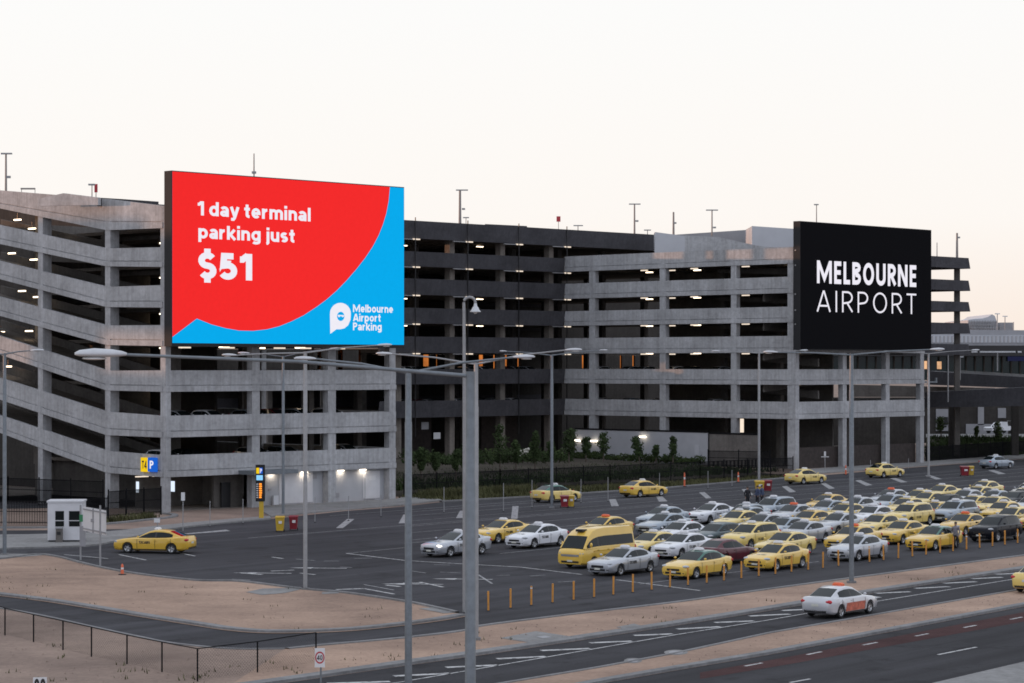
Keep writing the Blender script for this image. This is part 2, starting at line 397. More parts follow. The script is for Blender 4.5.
# ---- left block flank : level bay, then the ramps climbing to the left
sA = LL.px(109, 450)[0]
def flank(y0t, y0b, y1t, y1b, zt, zb, xend=-70):
    """ramp panel: picture heights at x=0 (y0) and at x=107 (y1), level bay heights zt, zb"""
    sa, zat = LL.px(107, y1t); _, zab = LL.px(107, y1b)
    s0, z0t = LL.px(0, y0t); _, z0b = LL.px(0, y0b)
    k = (LL.px(xend, 400)[0]-sa)/(s0-sa)
    se = sa+(s0-sa)*k; zet = zat+(z0t-zat)*k; zeb = zab+(z0b-zab)*k
    band(LL, .35, zb, zt, sa, zab, zat, 'concrete')
    band(LL, sa+.005, zab, zat, se, zeb, zet, 'concrete')
    # ramp deck behind the panel
    mb = MB(); mb.prism([LL.at(sa, zab+.15, -.32), LL.at(se, zeb+.15, -.32), LL.at(se, zeb+.45, -.32), LL.at(sa, zab+.45, -.32)], U*7.5)
    mb.build('ramp_deck', 'slab_concrete', garage)
    mb = MB(); mb.prism([LL.at(sa, zab+.15, -7.9), LL.at(se, zeb+.15, -7.9), LL.at(se, zeb+(zet-zeb)*.7, -7.9), LL.at(sa, zab+(zat-zab)*.7, -7.9)], U*.25)
    mb.build('ramp_parapet', 'concrete_warm', garage)
RAMP = [(190.3, 208.3, 199, 230.2), (225.1, 243.9, 248.4, 266.3), (261, 279, 286.8, 307), (296.7, 315.7, 325.4, 345), (335.9, 354.5, 370.6, 390.4), (378, 399.5, 411.8, 435.1), (415.5, 432.6, 451, 472.8)]
for (zt, zb), r in zip(lev, RAMP): flank(*r, zt, zb)
sc0 = LL.px(107.5, 450)[0]; sc1 = LL.px(40.2, 450)[0]; sc2 = LL.px(-28, 450)[0]
column(LL, sc0, .75, .95, 0, LL.px(107, 199)[1]-.3)
column(LL, sc1, .75, .95, 0, LL.px(40, 208)[1]-.6)
column(LL, sc2, .75, .95, 0, LL.px(-28, 200)[1]-.3)
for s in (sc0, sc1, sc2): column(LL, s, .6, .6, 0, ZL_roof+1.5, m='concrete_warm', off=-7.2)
# raised lit parapet of the roof ramp turning in behind
mb = MB(); mb.prism([Pd(38, 199, 214), Pd(63, 193.2, 212), Pd(98, 197.5, 209), Pd(98, 205, 209), Pd(38, 206, 214)], U*.3); mb.build('ramp_parapet', 'concrete', garage)
mb = MB(); mb.prism([Pd(97, 197.5, 211), Pd(132, 200, 219), Pd(132, 207, 219), Pd(97, 206, 211)], U*3); mb.build('roof_cover', 'dark_cladding', garage)
mb = MB(); mb.prism([Pd(132, 202.7, 214), Pd(168, 205.2, 220), Pd(168, 210, 220), Pd(132, 210, 214)], U*3); mb.build('roof_cover', 'dark_cladding', garage)
# ---- floor slabs of the left block (they are the dark ceilings one looks up at)
sF = LL.px(107, 450)[0]
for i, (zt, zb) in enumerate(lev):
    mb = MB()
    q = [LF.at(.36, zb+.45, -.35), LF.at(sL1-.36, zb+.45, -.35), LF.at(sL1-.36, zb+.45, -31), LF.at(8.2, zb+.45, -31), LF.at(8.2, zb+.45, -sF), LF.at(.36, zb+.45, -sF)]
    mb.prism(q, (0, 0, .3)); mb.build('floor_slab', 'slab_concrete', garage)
for s, o in ((8.6, 10), (17.5, 10), (25, 10), (8.6, 20), (17.5, 20), (25, 20), (8.6, 30), (17.5, 30)):
    column(LF, s, .6, .6, 0, ZL_roof-1.2, m='concrete_warm', off=-o)
# back parapets and a few inner walls (stair core, ramp spine)
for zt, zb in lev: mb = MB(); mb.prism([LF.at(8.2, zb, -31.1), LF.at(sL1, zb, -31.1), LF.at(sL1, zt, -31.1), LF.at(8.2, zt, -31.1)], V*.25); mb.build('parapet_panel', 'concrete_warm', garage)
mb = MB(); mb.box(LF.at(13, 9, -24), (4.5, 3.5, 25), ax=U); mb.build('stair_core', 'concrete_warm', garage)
# deeper ceiling lights and downstand beams
for zt, zb in levR[:5]:
    for k, o in ((6, 8), (22, 8), (31, 9), (14, 15)):
        MB().box(RL.at(k, zb+.0, -o), (1.1, .2, .12), ax=V).build('deck_lamp', 'deck_lamp', garage)
    mb = MB()
    for k in range(8): mb.box(RL.at(2.5+k*4.6, zb+.25, -9.5), (.45, 18, .42), ax=V)
    mb.build('ceiling_beams', 'slab_concrete', garage)
for zt, zb in lev[:6]:
    for k, o in ((12, 7), (21, 7), (12, 14), (22, 14), (16, 21)): MB().box(LF.at(k, zb+.0, -o), (1.1, .2, .12), ax=U).build('soffit_light', 'deck_lamp', garage)
    mb = MB()
    for k in range(6): mb.box(LF.at(2.5+k*4.4, zb+.25, -5.0 if k < 2 else -14), (.45, 7 if k < 2 else 26, .42), ax=U)
    mb.build('ceiling_beams', 'slab_concrete', garage)
# closed rear sides, with a few gaps on the level where one looks straight through
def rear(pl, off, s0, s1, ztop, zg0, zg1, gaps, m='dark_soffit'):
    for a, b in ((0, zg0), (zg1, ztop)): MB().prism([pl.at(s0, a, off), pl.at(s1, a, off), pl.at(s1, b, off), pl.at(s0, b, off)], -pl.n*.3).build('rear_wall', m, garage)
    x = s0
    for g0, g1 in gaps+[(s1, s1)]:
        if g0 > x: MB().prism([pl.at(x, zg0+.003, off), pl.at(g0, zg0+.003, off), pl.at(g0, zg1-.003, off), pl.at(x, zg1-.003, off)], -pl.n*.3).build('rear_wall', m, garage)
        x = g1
def glow_panes(pl, off, gaps, z0, z1, m='sun_glow_tint'):  # tinted sheets added in the rear gaps in place of low sun glow
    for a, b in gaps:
        MB().prism([pl.at(a, z0, off-.1), pl.at(b, z0, off-.1), pl.at(b, z1, off-.1), pl.at(a, z1, off-.1)], -pl.n*.03).build('sun_glow_pane', m, garage)
gp = lambda pl, off, xs: [tuple((lambda q: (q[0]+(q[1]-q[0])*.12, q[1]-(q[1]-q[0])*.28))([Plane(pl.at(0, 0, off), pl.d, pl.n).px(x, 360)[0] for x in q])) for q in xs]
gL = gp(LF, -31.6, [(174, 181), (187, 191.5), (202, 206), (316, 327), (337, 345.5), (358, 362.5)])
rear(LF, -31.6, 16.9, sL1-.4, ZL_roof-.6, ZL[3][1], ZL[3][0], gL); glow_panes(LF, -31.6, [g for i, g in enumerate(gL) if i not in (1, 2)], ZL[3][1], ZL[3][0])
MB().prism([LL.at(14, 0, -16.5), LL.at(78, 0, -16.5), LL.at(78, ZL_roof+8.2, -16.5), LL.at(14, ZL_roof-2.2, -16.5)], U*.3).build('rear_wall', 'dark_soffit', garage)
gD = gp(DK, -34.6, [(397, 402), (411, 418), (422, 433), (436, 439), (451, 455), (478, 486.5), (493, 497), (503, 510), (517, 521.5), (541.5, 545.5), (548, 550.5), (554.5, 558), (581.5, 586), (619.7, 623), (632, 636), (646, 648)])
rear(DK, -34.6, DK.px(370, 400)[0], 75, ZD_roof-.7, ZR[3][1], ZR[3][0], gD); glow_panes(DK, -34.6, gD[1:], ZR[3][1], ZR[3][0])
def floor(pl, s0, s1, o0, o1): tag(MB().prism([pl.at(s0, .0, -o0), pl.at(s1, .0, -o0), pl.at(s1, .0, -o1), pl.at(s0, .0, -o1)], (0, 0, .016)).build('ground_slab', 'slab_concrete', garage))
floor(LF, .3, sL1, .8, 31); floor(LL, 9, 78, .3, 16); floor(DK, DK.px(370, 400)[0], 75, .5, 34); floor(RF, .5, sRF, .6, sR1)
MB().prism([RF.at(14, 0, -5), RF.at(14, 0, -33), RF.at(14, ZR[0][0], -33), RF.at(14, ZR[0][0], -5)], U*.25).build('inner_wall', 'concrete_warm', garage)
# ---- left block ground floor
zg = ZL_g
sb0, sb1 = LF.px(171, 500)[0], LF.px(252.5, 500)[0]
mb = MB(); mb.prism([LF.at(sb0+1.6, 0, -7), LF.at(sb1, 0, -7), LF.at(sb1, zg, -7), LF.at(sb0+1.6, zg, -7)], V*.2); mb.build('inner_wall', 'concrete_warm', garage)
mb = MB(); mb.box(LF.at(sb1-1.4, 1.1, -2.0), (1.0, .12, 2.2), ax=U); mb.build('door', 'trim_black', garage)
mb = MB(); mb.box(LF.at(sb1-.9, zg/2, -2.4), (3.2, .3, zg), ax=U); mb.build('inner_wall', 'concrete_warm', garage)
s2, s3, s4, s5 = LF.px(260, 500)[0], LF.px(328.3, 500)[0], LF.px(336, 500)[0], LF.px(389.6, 500)[0]
for a, b in ((s2, s3), (s4, s5)):
    mb = MB(); mb.prism([LF.at(a, 0, -.75), LF.at(b, 0, -.75), LF.at(b, zg, -.75), LF.at(a, zg, -.75)], V*.15); w = mb.build('service_wall', 'white_wall', garage)
def wallpatch(x0, x1, y0, y1, name, m, off=-.735, th=.03, par=garage):
    a, za = LF.px(x0, y1); b, zb = LF.px(x1, y0)
    return MB().prism([LF.at(a, za, off), LF.at(b, za, off), LF.at(b, zb, off), LF.at(a, zb, off)], -V*th).build(name, m, par)
wallpatch(284.5, 318, 470.5, 504, 'roller_door', 'white_panel')
d = wallpatch(368.5, 385, 471, 499, 'door', 'white_panel'); wallpatch(374.5, 380.8, 475.5, 480.5, 'door_sign', 'sign_white', -.72, .02); wallpatch(369.5, 380, 498.4, 500.2, 'vent_grille', 'grey_wall', -.72)
wallpatch(340, 344.6, 493, 498, 'vent_grille', 'grey_wall'); wallpatch(318.3, 322, 473.5, 479, 'vent_grille', 'grey_wall')
wallpatch(268.5, 270.5, 491.5, 495.5, 'meter_box', 'grey_wall', -.72); wallpatch(273.5, 276.5, 489, 491, 'meter_box', 'grey_wall', -.72); wallpatch(276, 281, 495.5, 505, 'meter_box', 'white_panel', -.5, .2)
for x in (276.5, 309, 345.5, 367.5):
    s, z = LF.px(x, 471.8)
    MB().box(LF.at(s, zg-.10, -.62), (.7, .12, .1), ax=U).build('wall_lamp', 'wall_lamp', garage)
    la = bpy.data.lights.new('wall_lamp_light', 'AREA'); la.shape = 'RECTANGLE'; la.size = .7; la.size_y = .2; la.energy = 8; la.color = (1, .84, .66)
    lo = bpy.data.objects.new('wall_lamp_light', la); COL.objects.link(lo); lo.location = LF.at(s, zg-.2, -.42); lo.rotation_euler = (V*.55-Vector((0, 0, 1))).to_track_quat('-Z', 'Y').to_euler()
mb = MB(); a, b = LF.px(238, 475)[0], LF.px(282, 475)[0]; zc = LF.px(260, 472)[1]
mb.prism([LF.at(a, zc-.12, .07), LF.at(b, zc-.12, .07), LF.at(b, zc-.12, 2.2), LF.at(a, zc-.12, 2.2)], (0, 0, .34)); mb.build('canopy', 'galvanised', garage)
# ramp flank ground level: dim rear wall, columns, lit posters
mb = MB(); mb.prism([LL.at(3.5, 0, -9.5), LL.at(30, 0, -9.5), LL.at(30, 9, -9.5), LL.at(3.5, 3, -9.5)], U*.2); mb.build('inner_wall', 'concrete_warm', garage)
for x, y0, y1, w in ((117, 482.5, 493.5, .32), (152, 482, 492.5, .5)):
    s, z1 = LL.px(x, y0); z0 = LL.px(x, y1)[1]
    MB().box(LL.at(s, (z0+z1)/2, -2.2), (w, .08, z1-z0), ax=V).build('light_panel', 'poster_lit', garage)
# ---- right block
sR1 = RL.px(564, 400)[0]; sRF = RF.px(924.3, 463)[0]
for i, (zt, zb) in enumerate(levR):
    band(RL, .35, zb, zt, sR1-.1, zb, zt, 'concrete')
    band(RF, 0, zb, zt, sRF, zb, zt, 'concrete')
for x0, x1 in ((589, 595), (659.6, 665.5), (730.8, 736.3)):
    a, b = RL.px(x0, 400)[0], RL.px(x1, 400)[0]; column(RL, (a+b)/2, abs(b-a), .7, 0, ZR_roof-.15)
column(RL, .62, 1.2, .7, 0, ZR_roof-.15, off=-.026)
for x0, x1 in ((789, 798), (843, 847), (886, 890), (920.6, 924.3)):
    a, b = max(RF.px(x0, 400)[0], .03), RF.px(x1, 400)[0]-.03; column(RF, (a+b)/2, b-a, .7, 0, ZR_roof-.15, off=-.03)
RR = Plane(RF.at(sRF, 0), V, U)
for zt, zb in levR: band(RR, .35, zb, zt, 30, zb, zt, 'concrete', th=.28)
for i, (zt, zb) in enumerate(levR):
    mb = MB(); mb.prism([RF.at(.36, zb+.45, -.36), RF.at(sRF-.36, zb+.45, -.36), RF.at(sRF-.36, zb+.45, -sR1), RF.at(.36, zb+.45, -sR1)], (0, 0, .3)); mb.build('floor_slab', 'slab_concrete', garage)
for s in (9, 18, sRF-4):
    for o in (9, 18, 28): column(RF, s, .7, .7, 0, ZR_roof-1.2, m='concrete_warm', off=-o)
# inner ramps glimpsed through the flank openings
for i in range(5):
    zt, zb = ZR[i]
    mb = MB(); mb.prism([RL.at(1.2, zb+.3, -6), RL.at(17, zt-.5, -6), RL.at(17, zt-.1, -6), RL.at(1.2, zb+1.3, -6)], U*.25); mb.build('ramp_parapet', 'concrete_warm', garage)
for i in range(4):
    zt, zb = levR[i+1]
    mb = MB(); mb.prism([RF.at(1, zb-.9, -5.5), RF.at(14, zb+.1, -5.5), RF.at(14, zb+.9, -5.5), RF.at(1, zb, -5.5)], V*.25); mb.build('ramp_parapet', 'concrete_warm', garage)
# roof of the right block: stepped white walls and the curling roof ramp parapet
def slabpx(pts, Y, th, name, m, d=V): return MB().prism([Pd(x, y, Y) for x, y in pts], Vector(d)*th).build(name, m, garage)
slabpx([(752, 226), (797, 229), (797, 262), (752, 250)], 330, 9, 'roof_plant_room', 'roof_white', (0, 1, 0))
slabpx([(655, 236), (752, 229.5), (752, 252), (655, 262)], 341, 6, 'roof_plant_room', 'grey_wall', (0, 1, 0))
slabpx([(655, 232), (685, 236), (685, 262), (655, 262)], 322, 2.5, 'roof_parapet', 'roof_white', (0, 1, 0))
slabpx([(685, 235.5), (718, 237), (756, 245.5), (790, 249), (790, 262), (685, 262)], 306, .4, 'ramp_parapet', 'concrete', (0, 1, 0))
# ---- dark clad middle block
sD0 = DK.px(380, 400)[0]; sD1 = 62.0
levD = [(ZD_roof, ZD0[0]), (ZD0[1], ZR[0][0]-.05)]+levR[1:]
sDr = DK.px(657, 240)[0]
for i, (zt, zb) in enumerate(levD):
    mb = MB(); e = sDr if i == 0 else -.05
    mb.prism([DK.at(sD0, zb, -.05), DK.at(e, zb, -.05), DK.at(e, zt, .28), DK.at(sD0, zt, .28)], V*.35)
    mb.build('cladding_panel', 'dark_cladding', garage)
for i, (zt, zb) in enumerate(levD):
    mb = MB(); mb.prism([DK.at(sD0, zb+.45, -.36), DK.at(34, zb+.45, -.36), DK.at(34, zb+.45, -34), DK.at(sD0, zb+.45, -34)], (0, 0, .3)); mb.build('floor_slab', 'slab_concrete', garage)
    mb = MB(); mb.prism([DK.at(sD0, zb, -34), DK.at(34, zb, -34), DK.at(34, zt, -34), DK.at(sD0, zt, -34)], V*.3); mb.build('parapet_panel', 'dark_cladding', garage)
DCOL = [DK.px(x, 400)[0] for x in (406, 459.4, 510, 558.4)]
for s in DCOL: column(DK, s, .85, .9, 0, ZD_roof-.4, m='slab_concrete', off=-1.3)
for s in (sD0+2, DCOL[0]+4, DCOL[1]+4, DCOL[2]+4, 3, 12, 21, 30):
    for o in (12, 23): column(DK, s, .8, .8, 0, ZD_roof-.4, m='concrete_warm', off=-o)
for x in (413.5, 466, 517, 565):                       # joints with thin conduits running up the cladding
    s = DK.px(x, 300)[0]; mb = MB(); mb.box(DK.at(s, (ZD_roof+3.5)/2+.3, .34), (.09, .09, ZD_roof-3.3), ax=U); mb.build('conduit', 'trim_black', garage)
# bracket lights under each dark deck
for i, (zt, zb) in enumerate(levD):
    for s in DCOL:
        if i > 4: continue
        o = MB().box(DK.at(s-.1, zb-.12, .1), (2.2, .16, .1), ax=U).build('light_bracket', 'grey_pole', garage)
        MB().box(DK.at(s+1.6, zb-.1, .12), (1.15, .22, .14), ax=U).build('ceiling_light', 'light_warm', o)
# ceiling lights of the right flank and left block
for zt, zb in levR[:4]:
    for x, o in ((636, 1.6), (686, 1.6), (650, 4.2), (739.5, 1.2)):
        s = RL.px(x, 400)[0]; MB().box(RL.at(s, zb-.1, -o), (1.1, .2, .14), ax=V).build('ceiling_light', 'light_warm', garage)
LI = Plane(LL.at(0, 0, -6.5), V, -U)                     # lamps hung deep inside the ramp side
for x, y in ((17.5, 219.8), (32, 228.6), (11.8, 253.3), (33.7, 259.6), (22, 291), (37, 297), (1, 332), (29, 331), (8, 366.5), (58, 241)):
    s_, z = LI.px(x, y); MB().box(LL.at(s_, z, -6.5), (.95, .24, .12), ax=V).build('soffit_light', 'deck_lamp', garage)
    MB().box(LL.at(s_, z+.35, -6.5), (.04, .04, .58), ax=V).build('lamp_rod', 'trim_black', garage)
for x, i in ((197, 3), (241, 3), (292, 3), (318, 3), (352, 3)):
    s = LF.px(x, 350)[0]; MB().box(LF.at(s, lev[i+0][1]-.1, -1.7), (1.2, .2, .12), ax=U).build('ceiling_light', 'light_warm', garage)
for x in (179, 196, 215, 232): s = LF.px(x, 490)[0]; MB().box(LF.at(s, zg-.15, -5.2), (1.3, .2, .1), ax=U).build('ceiling_light', 'light_warm', garage)
for i, (zt, zb) in enumerate(levD[:6]):
    mb = MB()
    for k in range(9): mb.box(DK.at(sD0+3+k*4.6, zb+.25, -11), (.45, 20, .42), ax=U)
    mb.build('ceiling_beams', 'slab_concrete', garage)
    for k, o in ((9, 7), (26, 9), (17, 14)):
        if i < 5 and (i+k) % 3: MB().box(DK.at(sD0+k, zb+.0, -o), (1.1, .2, .1), ax=U).build('deck_light', 'deck_lamp', garage)
# ground floor of the dark block: timber lined back walls, hanging signs
for x0, x1, m, o in ((404, 411, 'concrete_warm', 3), (425, 470, 'brown_boards', 7), (520, 556, 'brown_boards', 7), (490, 503, 'concrete_warm', 5)):
    a, b = DK.px(x0, 440)[0], DK.px(x1, 440)[0]
    MB().prism([DK.at(a, 0, -o), DK.at(b, 0, -o), DK.at(b, ZR_g, -o), DK.at(a, ZR_g, -o)], V*.2).build('inner_wall', m, garage)
s, z = DK.px(447, 436); MB().box(DK.at(s, z, -1.8), (1.15, .06, .8), ax=U).build('hanging_sign', 'sign_white', garage)
s, z = DK.px(435, 426); MB().box(DK.at(s, z, -1.8), (1.2, .08, .9), ax=U).build('hanging_sign', 'grey_wall', garage)
# right front ground floor timber fence between the columns
a, b = RF.px(798.5, 450)[0], RF.px(921, 450)[0]; zt = RF.px(800, 448)[1]
mb = MB(); n = int((b-a)/.16)
for k in range(n): mb.box(RF.at(a+(k+.5)*(b-a)/n, zt/2, -.9), (.135, .05, zt+random.uniform(-.03, .03)), ax=U)
mb.build('timber_screen', 'brown_boards', garage)
# camera bracket on the right corner
s, z = RF.px(925, 382); mb = MB(); mb.box(RF.at(s+1.2, z, .1), (2.6, .18, .18), ax=U); mb.box(RF.at(s+2.3, z+.3, .1), (.25, .2, .45), ax=U); mb.build('camera_bracket', 'galvanised', garage)
# T4 / P sign box on the flank parapet
sg = empty('car_park_sign', LL.at(LL.px(150, 465)[0], LL.px(150, 472)[1], .07), 'lit yellow and blue T4 P box sign on the lowest concrete parapet', 'sign')
for x0, x1, nm, m in ((143.6, 150.4, 'yellow_panel', 'sign_yellow_lit'), (150.5, 158.3, 'blue_panel', 'sign_blue_lit')):
    a, za = LL.px(x0, 471.5); b, zb = LL.px(x1, 457.7)
    MB().prism([LL.at(a, za, .08), LL.at(b, za, .08), LL.at(b, zb, .08), LL.at(a, zb, .08)], -U*.22).build(nm, m, sg)
text_on(LL, 'T4', 144.8, 468.5, 149.6, 8, .31, .2).build('lettering', 'ink', sg)
text_on(LL, 'P', 152.6, 468.5, 156.4, 8, .31, .2).build('lettering', 'screen_white', sg)
# dark deck ends showing right of the black screen
KP = Plane(Pd(931, 300, 315), U, -V)
for y0, y1, yb1, yb0 in ((255.6, 258, 268.8, 271.8), (278.4, 280.6, 291, 293.6), (300.6, 302, 311.6, 313.4), (322.3, 323.2, 333.6, 335), (344, 344.2, 354.8, 355.5)):
    s1, zt1 = KP.px(968.6, y1); sb, zb1 = KP.px(970.4, yb1); s0 = -12.0
    mb = MB(); mb.prism([KP.at(s0, zb1), KP.at(sb, zb1), KP.at(s1, zt1), KP.at(s0, zt1)], V*9); mb.build('cladding_panel', 'dark_cladding', garage)
MB().box(Vector((Pd(957, 300, 323).x, 323, 13.2)), (.7, .7, 26.4)).build('column', 'concrete_warm', garage)
# ================================================================== BIG SCREENS
def corners(pl, x0, y0, x1, y1):
    a, z1 = pl.px(x0, y0); _, z0 = pl.px(x0, y1); b, _ = pl.px(x1, y0); return a, b, z0, z1
BL = Plane(C0-V*2.2, U, -V)
a, b, z0, z1 = corners(BL, 172.3, 171.4, 404, 343.0)
bb = empty('digital_billboard', BL.at((a+b)/2, z0), 'huge red and blue lit screen advertising 1 day terminal parking just $51', 'billboard')
mb = MB(); mb.prism([BL.at(a-.06, z0-.28, -.02), BL.at(b+.04, z0-.28, -.02), BL.at(b+.04, z1+.08, -.02), BL.at(a-.06, z1+.08, -.02)], V*1.0); mb.build('cabinet', 'black_cabinet', bb)
mb = MB(); mb.poly([BL.at(a, z0), BL.at(b, z0), BL.at(b, z1), BL.at(a, z1)]); scr = mb.build('screen', 'screen_blue', bb)
arc = [(780, 125), (776, 165), (768, 207), (757, 243), (743, 278), (724, 314), (700, 350), (672, 386), (640, 423), (608, 456), (574, 486), (540, 511), (500, 537), (460, 557), (420, 573), (380, 583), (335, 588), (290, 587), (245, 579), (200, 567), (152, 548), (70, 608)]
pts = [BL.px(150+x/3.252, 150+y/3.252) for x, y in arc]
pts = [(a, pts[-1][1])]+[(a, z1), (pts[0][0], z1)]+pts[1:-1]
MB().poly([BL.at(s, z, .004) for s, z in pts]).build('red_field', 'screen_red', scr)
Z = lambda x, y: (150+x/3.252, 150+y/3.252)
for t, x0, yb, x1, cap, bo in (('1 day terminal', 155, 212, 522, 46, .205), ('parking just', 157, 287, 470, 45, .205), ('$51', 157, 419, 332, 88, .235), ('Melbourne', 660, 527, 790, 25, .19), ('Airport', 660, 557, 750, 25, .19), ('Parking', 660, 586, 753, 25, .19)):
    (xa, ya), (xb, _) = Z(x0, yb), Z(x1, yb)
    text_on(BL, t, xa, ya, xb, cap/3.252, .009, bo).build('lettering', 'screen_white', scr)
def disc(cx, cy, rx, ry, n=28): return [(cx+rx*math.cos(2*math.pi*k/n), cy+ry*math.sin(2*math.pi*k/n)) for k in range(n)]
def onscr(pts, off, name, m):
    return MB().poly([BL.at(*BL.px(*Z(x, y)), off) for x, y in pts]).build(name, m, scr)
bub = [(586, 598), (585, 535)]+[(619-34*math.cos(t), 532-35*math.sin(t)) for t in [math.pi*k/16 for k in range(1, 17)]]+[(652, 552), (644, 570), (632, 580), (618, 583), (606, 583)]
onscr(bub, .008, 'logo_bubble', 'screen_white'); onscr(disc(620, 541, 12, 15), .012, 'logo_face', 'screen_blue')
onscr([(610, 536), (631, 537), (630, 542), (626, 544), (621.5, 540), (619.5, 540), (615, 544), (611, 542)], .016, 'logo_glasses', 'screen_white')
for x in (185, 255, 330, 385):                         # steel outriggers back to the facade
    s = BL.px(x, 300)[0]; mb = MB()
    for z in (z0+1.2, (z0+z1)/2, z1-3.5): mb.box(BL.at(s, z, -1.62), (.3, 1.15, .3), ax=U)
    mb.build('mount_bracket', 'black_metal', bb)
BR = Plane(D0-V*2.2, U, -V)
a, b, z0, z1 = corners(BR, 800.6, 221.6, 931.2, 349.0)
bb = empty('digital_billboard', BR.at((a+b)/2, z0), 'huge black screen with white words MELBOURNE AIRPORT on the right block', 'billboard')
mb = MB(); mb.prism([BR.at(a-.08, z0-.1, -.02), BR.at(b+.06, z0-.1, -.02), BR.at(b+.06, z1+.08, -.02), BR.at(a-.08, z1+.08, -.02)], V*1.0); mb.build('cabinet', 'black_cabinet', bb)
scr = MB().poly([BR.at(a, z0), BR.at(b, z0), BR.at(b, z1), BR.at(a, z1)]).build('screen', 'screen_black', bb)
Z2 = lambda x, y: (768+x/3.414, 190+y/3.414)
for t, x0, yb, x1, cap, bo, sp in (('MELBOURNE', 167, 318, 506, 78, .20, .18), ('AIRPORT', 166, 415, 506, 73, .085, .30)):
    (xa, ya), (xb, _) = Z2(x0, yb), Z2(x1, yb); text_on(BR, t, xa, ya, xb, cap/3.414, .008, bo, sp).build('lettering', 'screen_white', scr)
mb = MB()
for y in (250, 265, 294, 310, 324): z = BR.px(800, y)[1]; mb.box(BR.at(a-.1, z, -.7), (.08, .16, .16), ax=U)
mb.build('latch', 'grey_pole', bb)
for x in (812, 862, 915):
    s = BR.px(x, 300)[0]; mb = MB()
    for z in (z0+1.2, (z0+z1)/2, z1-4): mb.box(BR.at(s, z, -1.84), (.3, .7, .3), ax=U)
    mb.build('mount_bracket', 'black_metal', bb)
# ================================================================== GROUND
mb = MB(); mb.poly([(-4000, -60, 0), (4000, -60, 0), (4000, 9000, 0), (-4000, 9000, 0)]); struct('ground', mb, 'dirt')
def sheet(name, pts, z, m):
    p = [G(x, y, z) for x, y in pts]; mb = MB(); mb.poly(p)
    o = struct(name, mb, m)
    if o.data.polygons[0].normal.z < 0: o.data.flip_normals()
    return o
def tufts(name, spots, hmin, hmax, wid, m, label, blades=7):
    mb = MB(); vs = []; fs = []
    for p in spots:
        for _ in range(blades):
            a = random.uniform(0, 6.28); h = random.uniform(hmin, hmax); d = Vector((math.cos(a), math.sin(a), 0)); q = p+Vector((random.gauss(0, .25), random.gauss(0, .25), 0))
            s = Vector((-d.y, d.x, 0))*wid; o = len(vs); vs += [q-s, q+s, q+d*h*.5+Vector((0, 0, h))]; fs.append((o, o+1, o+2))
    mb.add(vs, fs); return tag(mb.build(name, m), label, 'grass', kind='stuff')
def inpoly_px(poly):
    xs = [p[0] for p in poly]; ys = [p[1] for p in poly]
    while True:
        x, y = random.uniform(min(xs), max(xs)), random.uniform(min(ys), max(ys)); c = False
        for i in range(len(poly)):
            (xa, ya), (xb, yb) = poly[i], poly[i-1]
            if (ya > y) != (yb > y) and x < (xb-xa)*(y-ya)/(yb-ya)+xa: c = not c
        if c: return x, y
def dense(pts, n=6):                       # Catmull-Rom through picture points, so kerbs curve
    out = []
    for i in range(len(pts)-1):
        p0 = pts[max(i-1, 0)]; p1 = pts[i]; p2 = pts[i+1]; p3 = pts[min(i+2, len(pts)-1)]
        for k in range(n):
            t = k/n
            out.append(tuple(.5*((2*p1[j])+(-p0[j]+p2[j])*t+(2*p0[j]-5*p1[j]+4*p2[j]-p3[j])*t*t+(-p0[j]+3*p1[j]-3*p2[j]+p3[j])*t**3) for j in (0, 1)))
    return out+[pts[-1]]
def ribbon(name, pts, w, h, m, z=0.0, side=1):
    """a kerb following picture points; w wide to one side, h high"""
    P = [G(x, y) for x, y in pts]; L = []
    for i, p in enumerate(P):
        t = (P[min(i+1, len(P)-1)]-P[max(i-1, 0)]); t.z = 0; t.normalize(); L.append(Vector((-t.y, t.x, 0))*side*w)
    vs = []; fs = []
    for p, l in zip(P, L): vs += [p+Vector((0, 0, z)), p+Vector((0, 0, h)), p+l+Vector((0, 0, h)), p+l+Vector((0, 0, z))]
    for i in range(len(P)-1):
        for k in range(4): fs.append((i*4+k, i*4+(k+1) % 4, i*4+4+(k+1) % 4, i*4+4+k))
    mb = MB(); mb.add(vs, fs); o = struct(name, mb, m)
    bm = bmesh.new(); bm.from_mesh(o.data); bmesh.ops.recalc_face_normals(bm, faces=bm.faces); bm.to_mesh(o.data); bm.free()
    return o
isl_top = dense([(-40, 560), (0, 559.3), (36, 555), (60, 557.6), (81, 563), (107, 569), (143, 575.2), (196, 581), (240, 582), (302, 589.5), (346, 593.5), (405, 602), (440, 609), (459, 613.5)])
isl_bot = dense([(466, 616.5), (440, 621), (405, 625.5), (346, 631.3), (273, 633.3), (229, 630.6), (191, 625), (143, 617.5), (95, 609.5), (48, 602), (0, 596), (-40, 591.5)])
far_edge = [(-60, 531), (60, 530), (160, 528.5), (272, 519), (345, 511), (400, 507), (442, 502), (530, 497.3), (667, 488.3), (750, 481.2), (800, 477.4), (905, 468.2), (1024, 459), (1110, 453)]
med_top = dense([(285, 648.8), (319, 645.3), (405, 637.6), (465, 630.2), (479, 626), (563, 615.3), (676, 602), (768, 589), (900, 571.5), (1024, 555.2), (1100, 546)])
serv_low = dense([(-40, 604), (0, 608), (48, 616.6), (95, 627.2), (143, 637.4), (172, 643), (210, 647.2), (240, 649), (285, 648.8)])
r1_far = dense([(220, 692), (301, 680.7), (405, 665.8), (479.5, 655.4), (563, 643), (676, 625.7), (768, 611), (878, 592.5), (1024, 570), (1100, 559)])
r1_near = [(440, 694), (503, 683), (598, 667.3), (676, 652.8), (768, 633), (1024, 588.7), (1100, 576)]
r2_far = [(560, 692), (610, 682), (676, 670.5), (768, 655), (1024, 606.5), (1100, 593)]
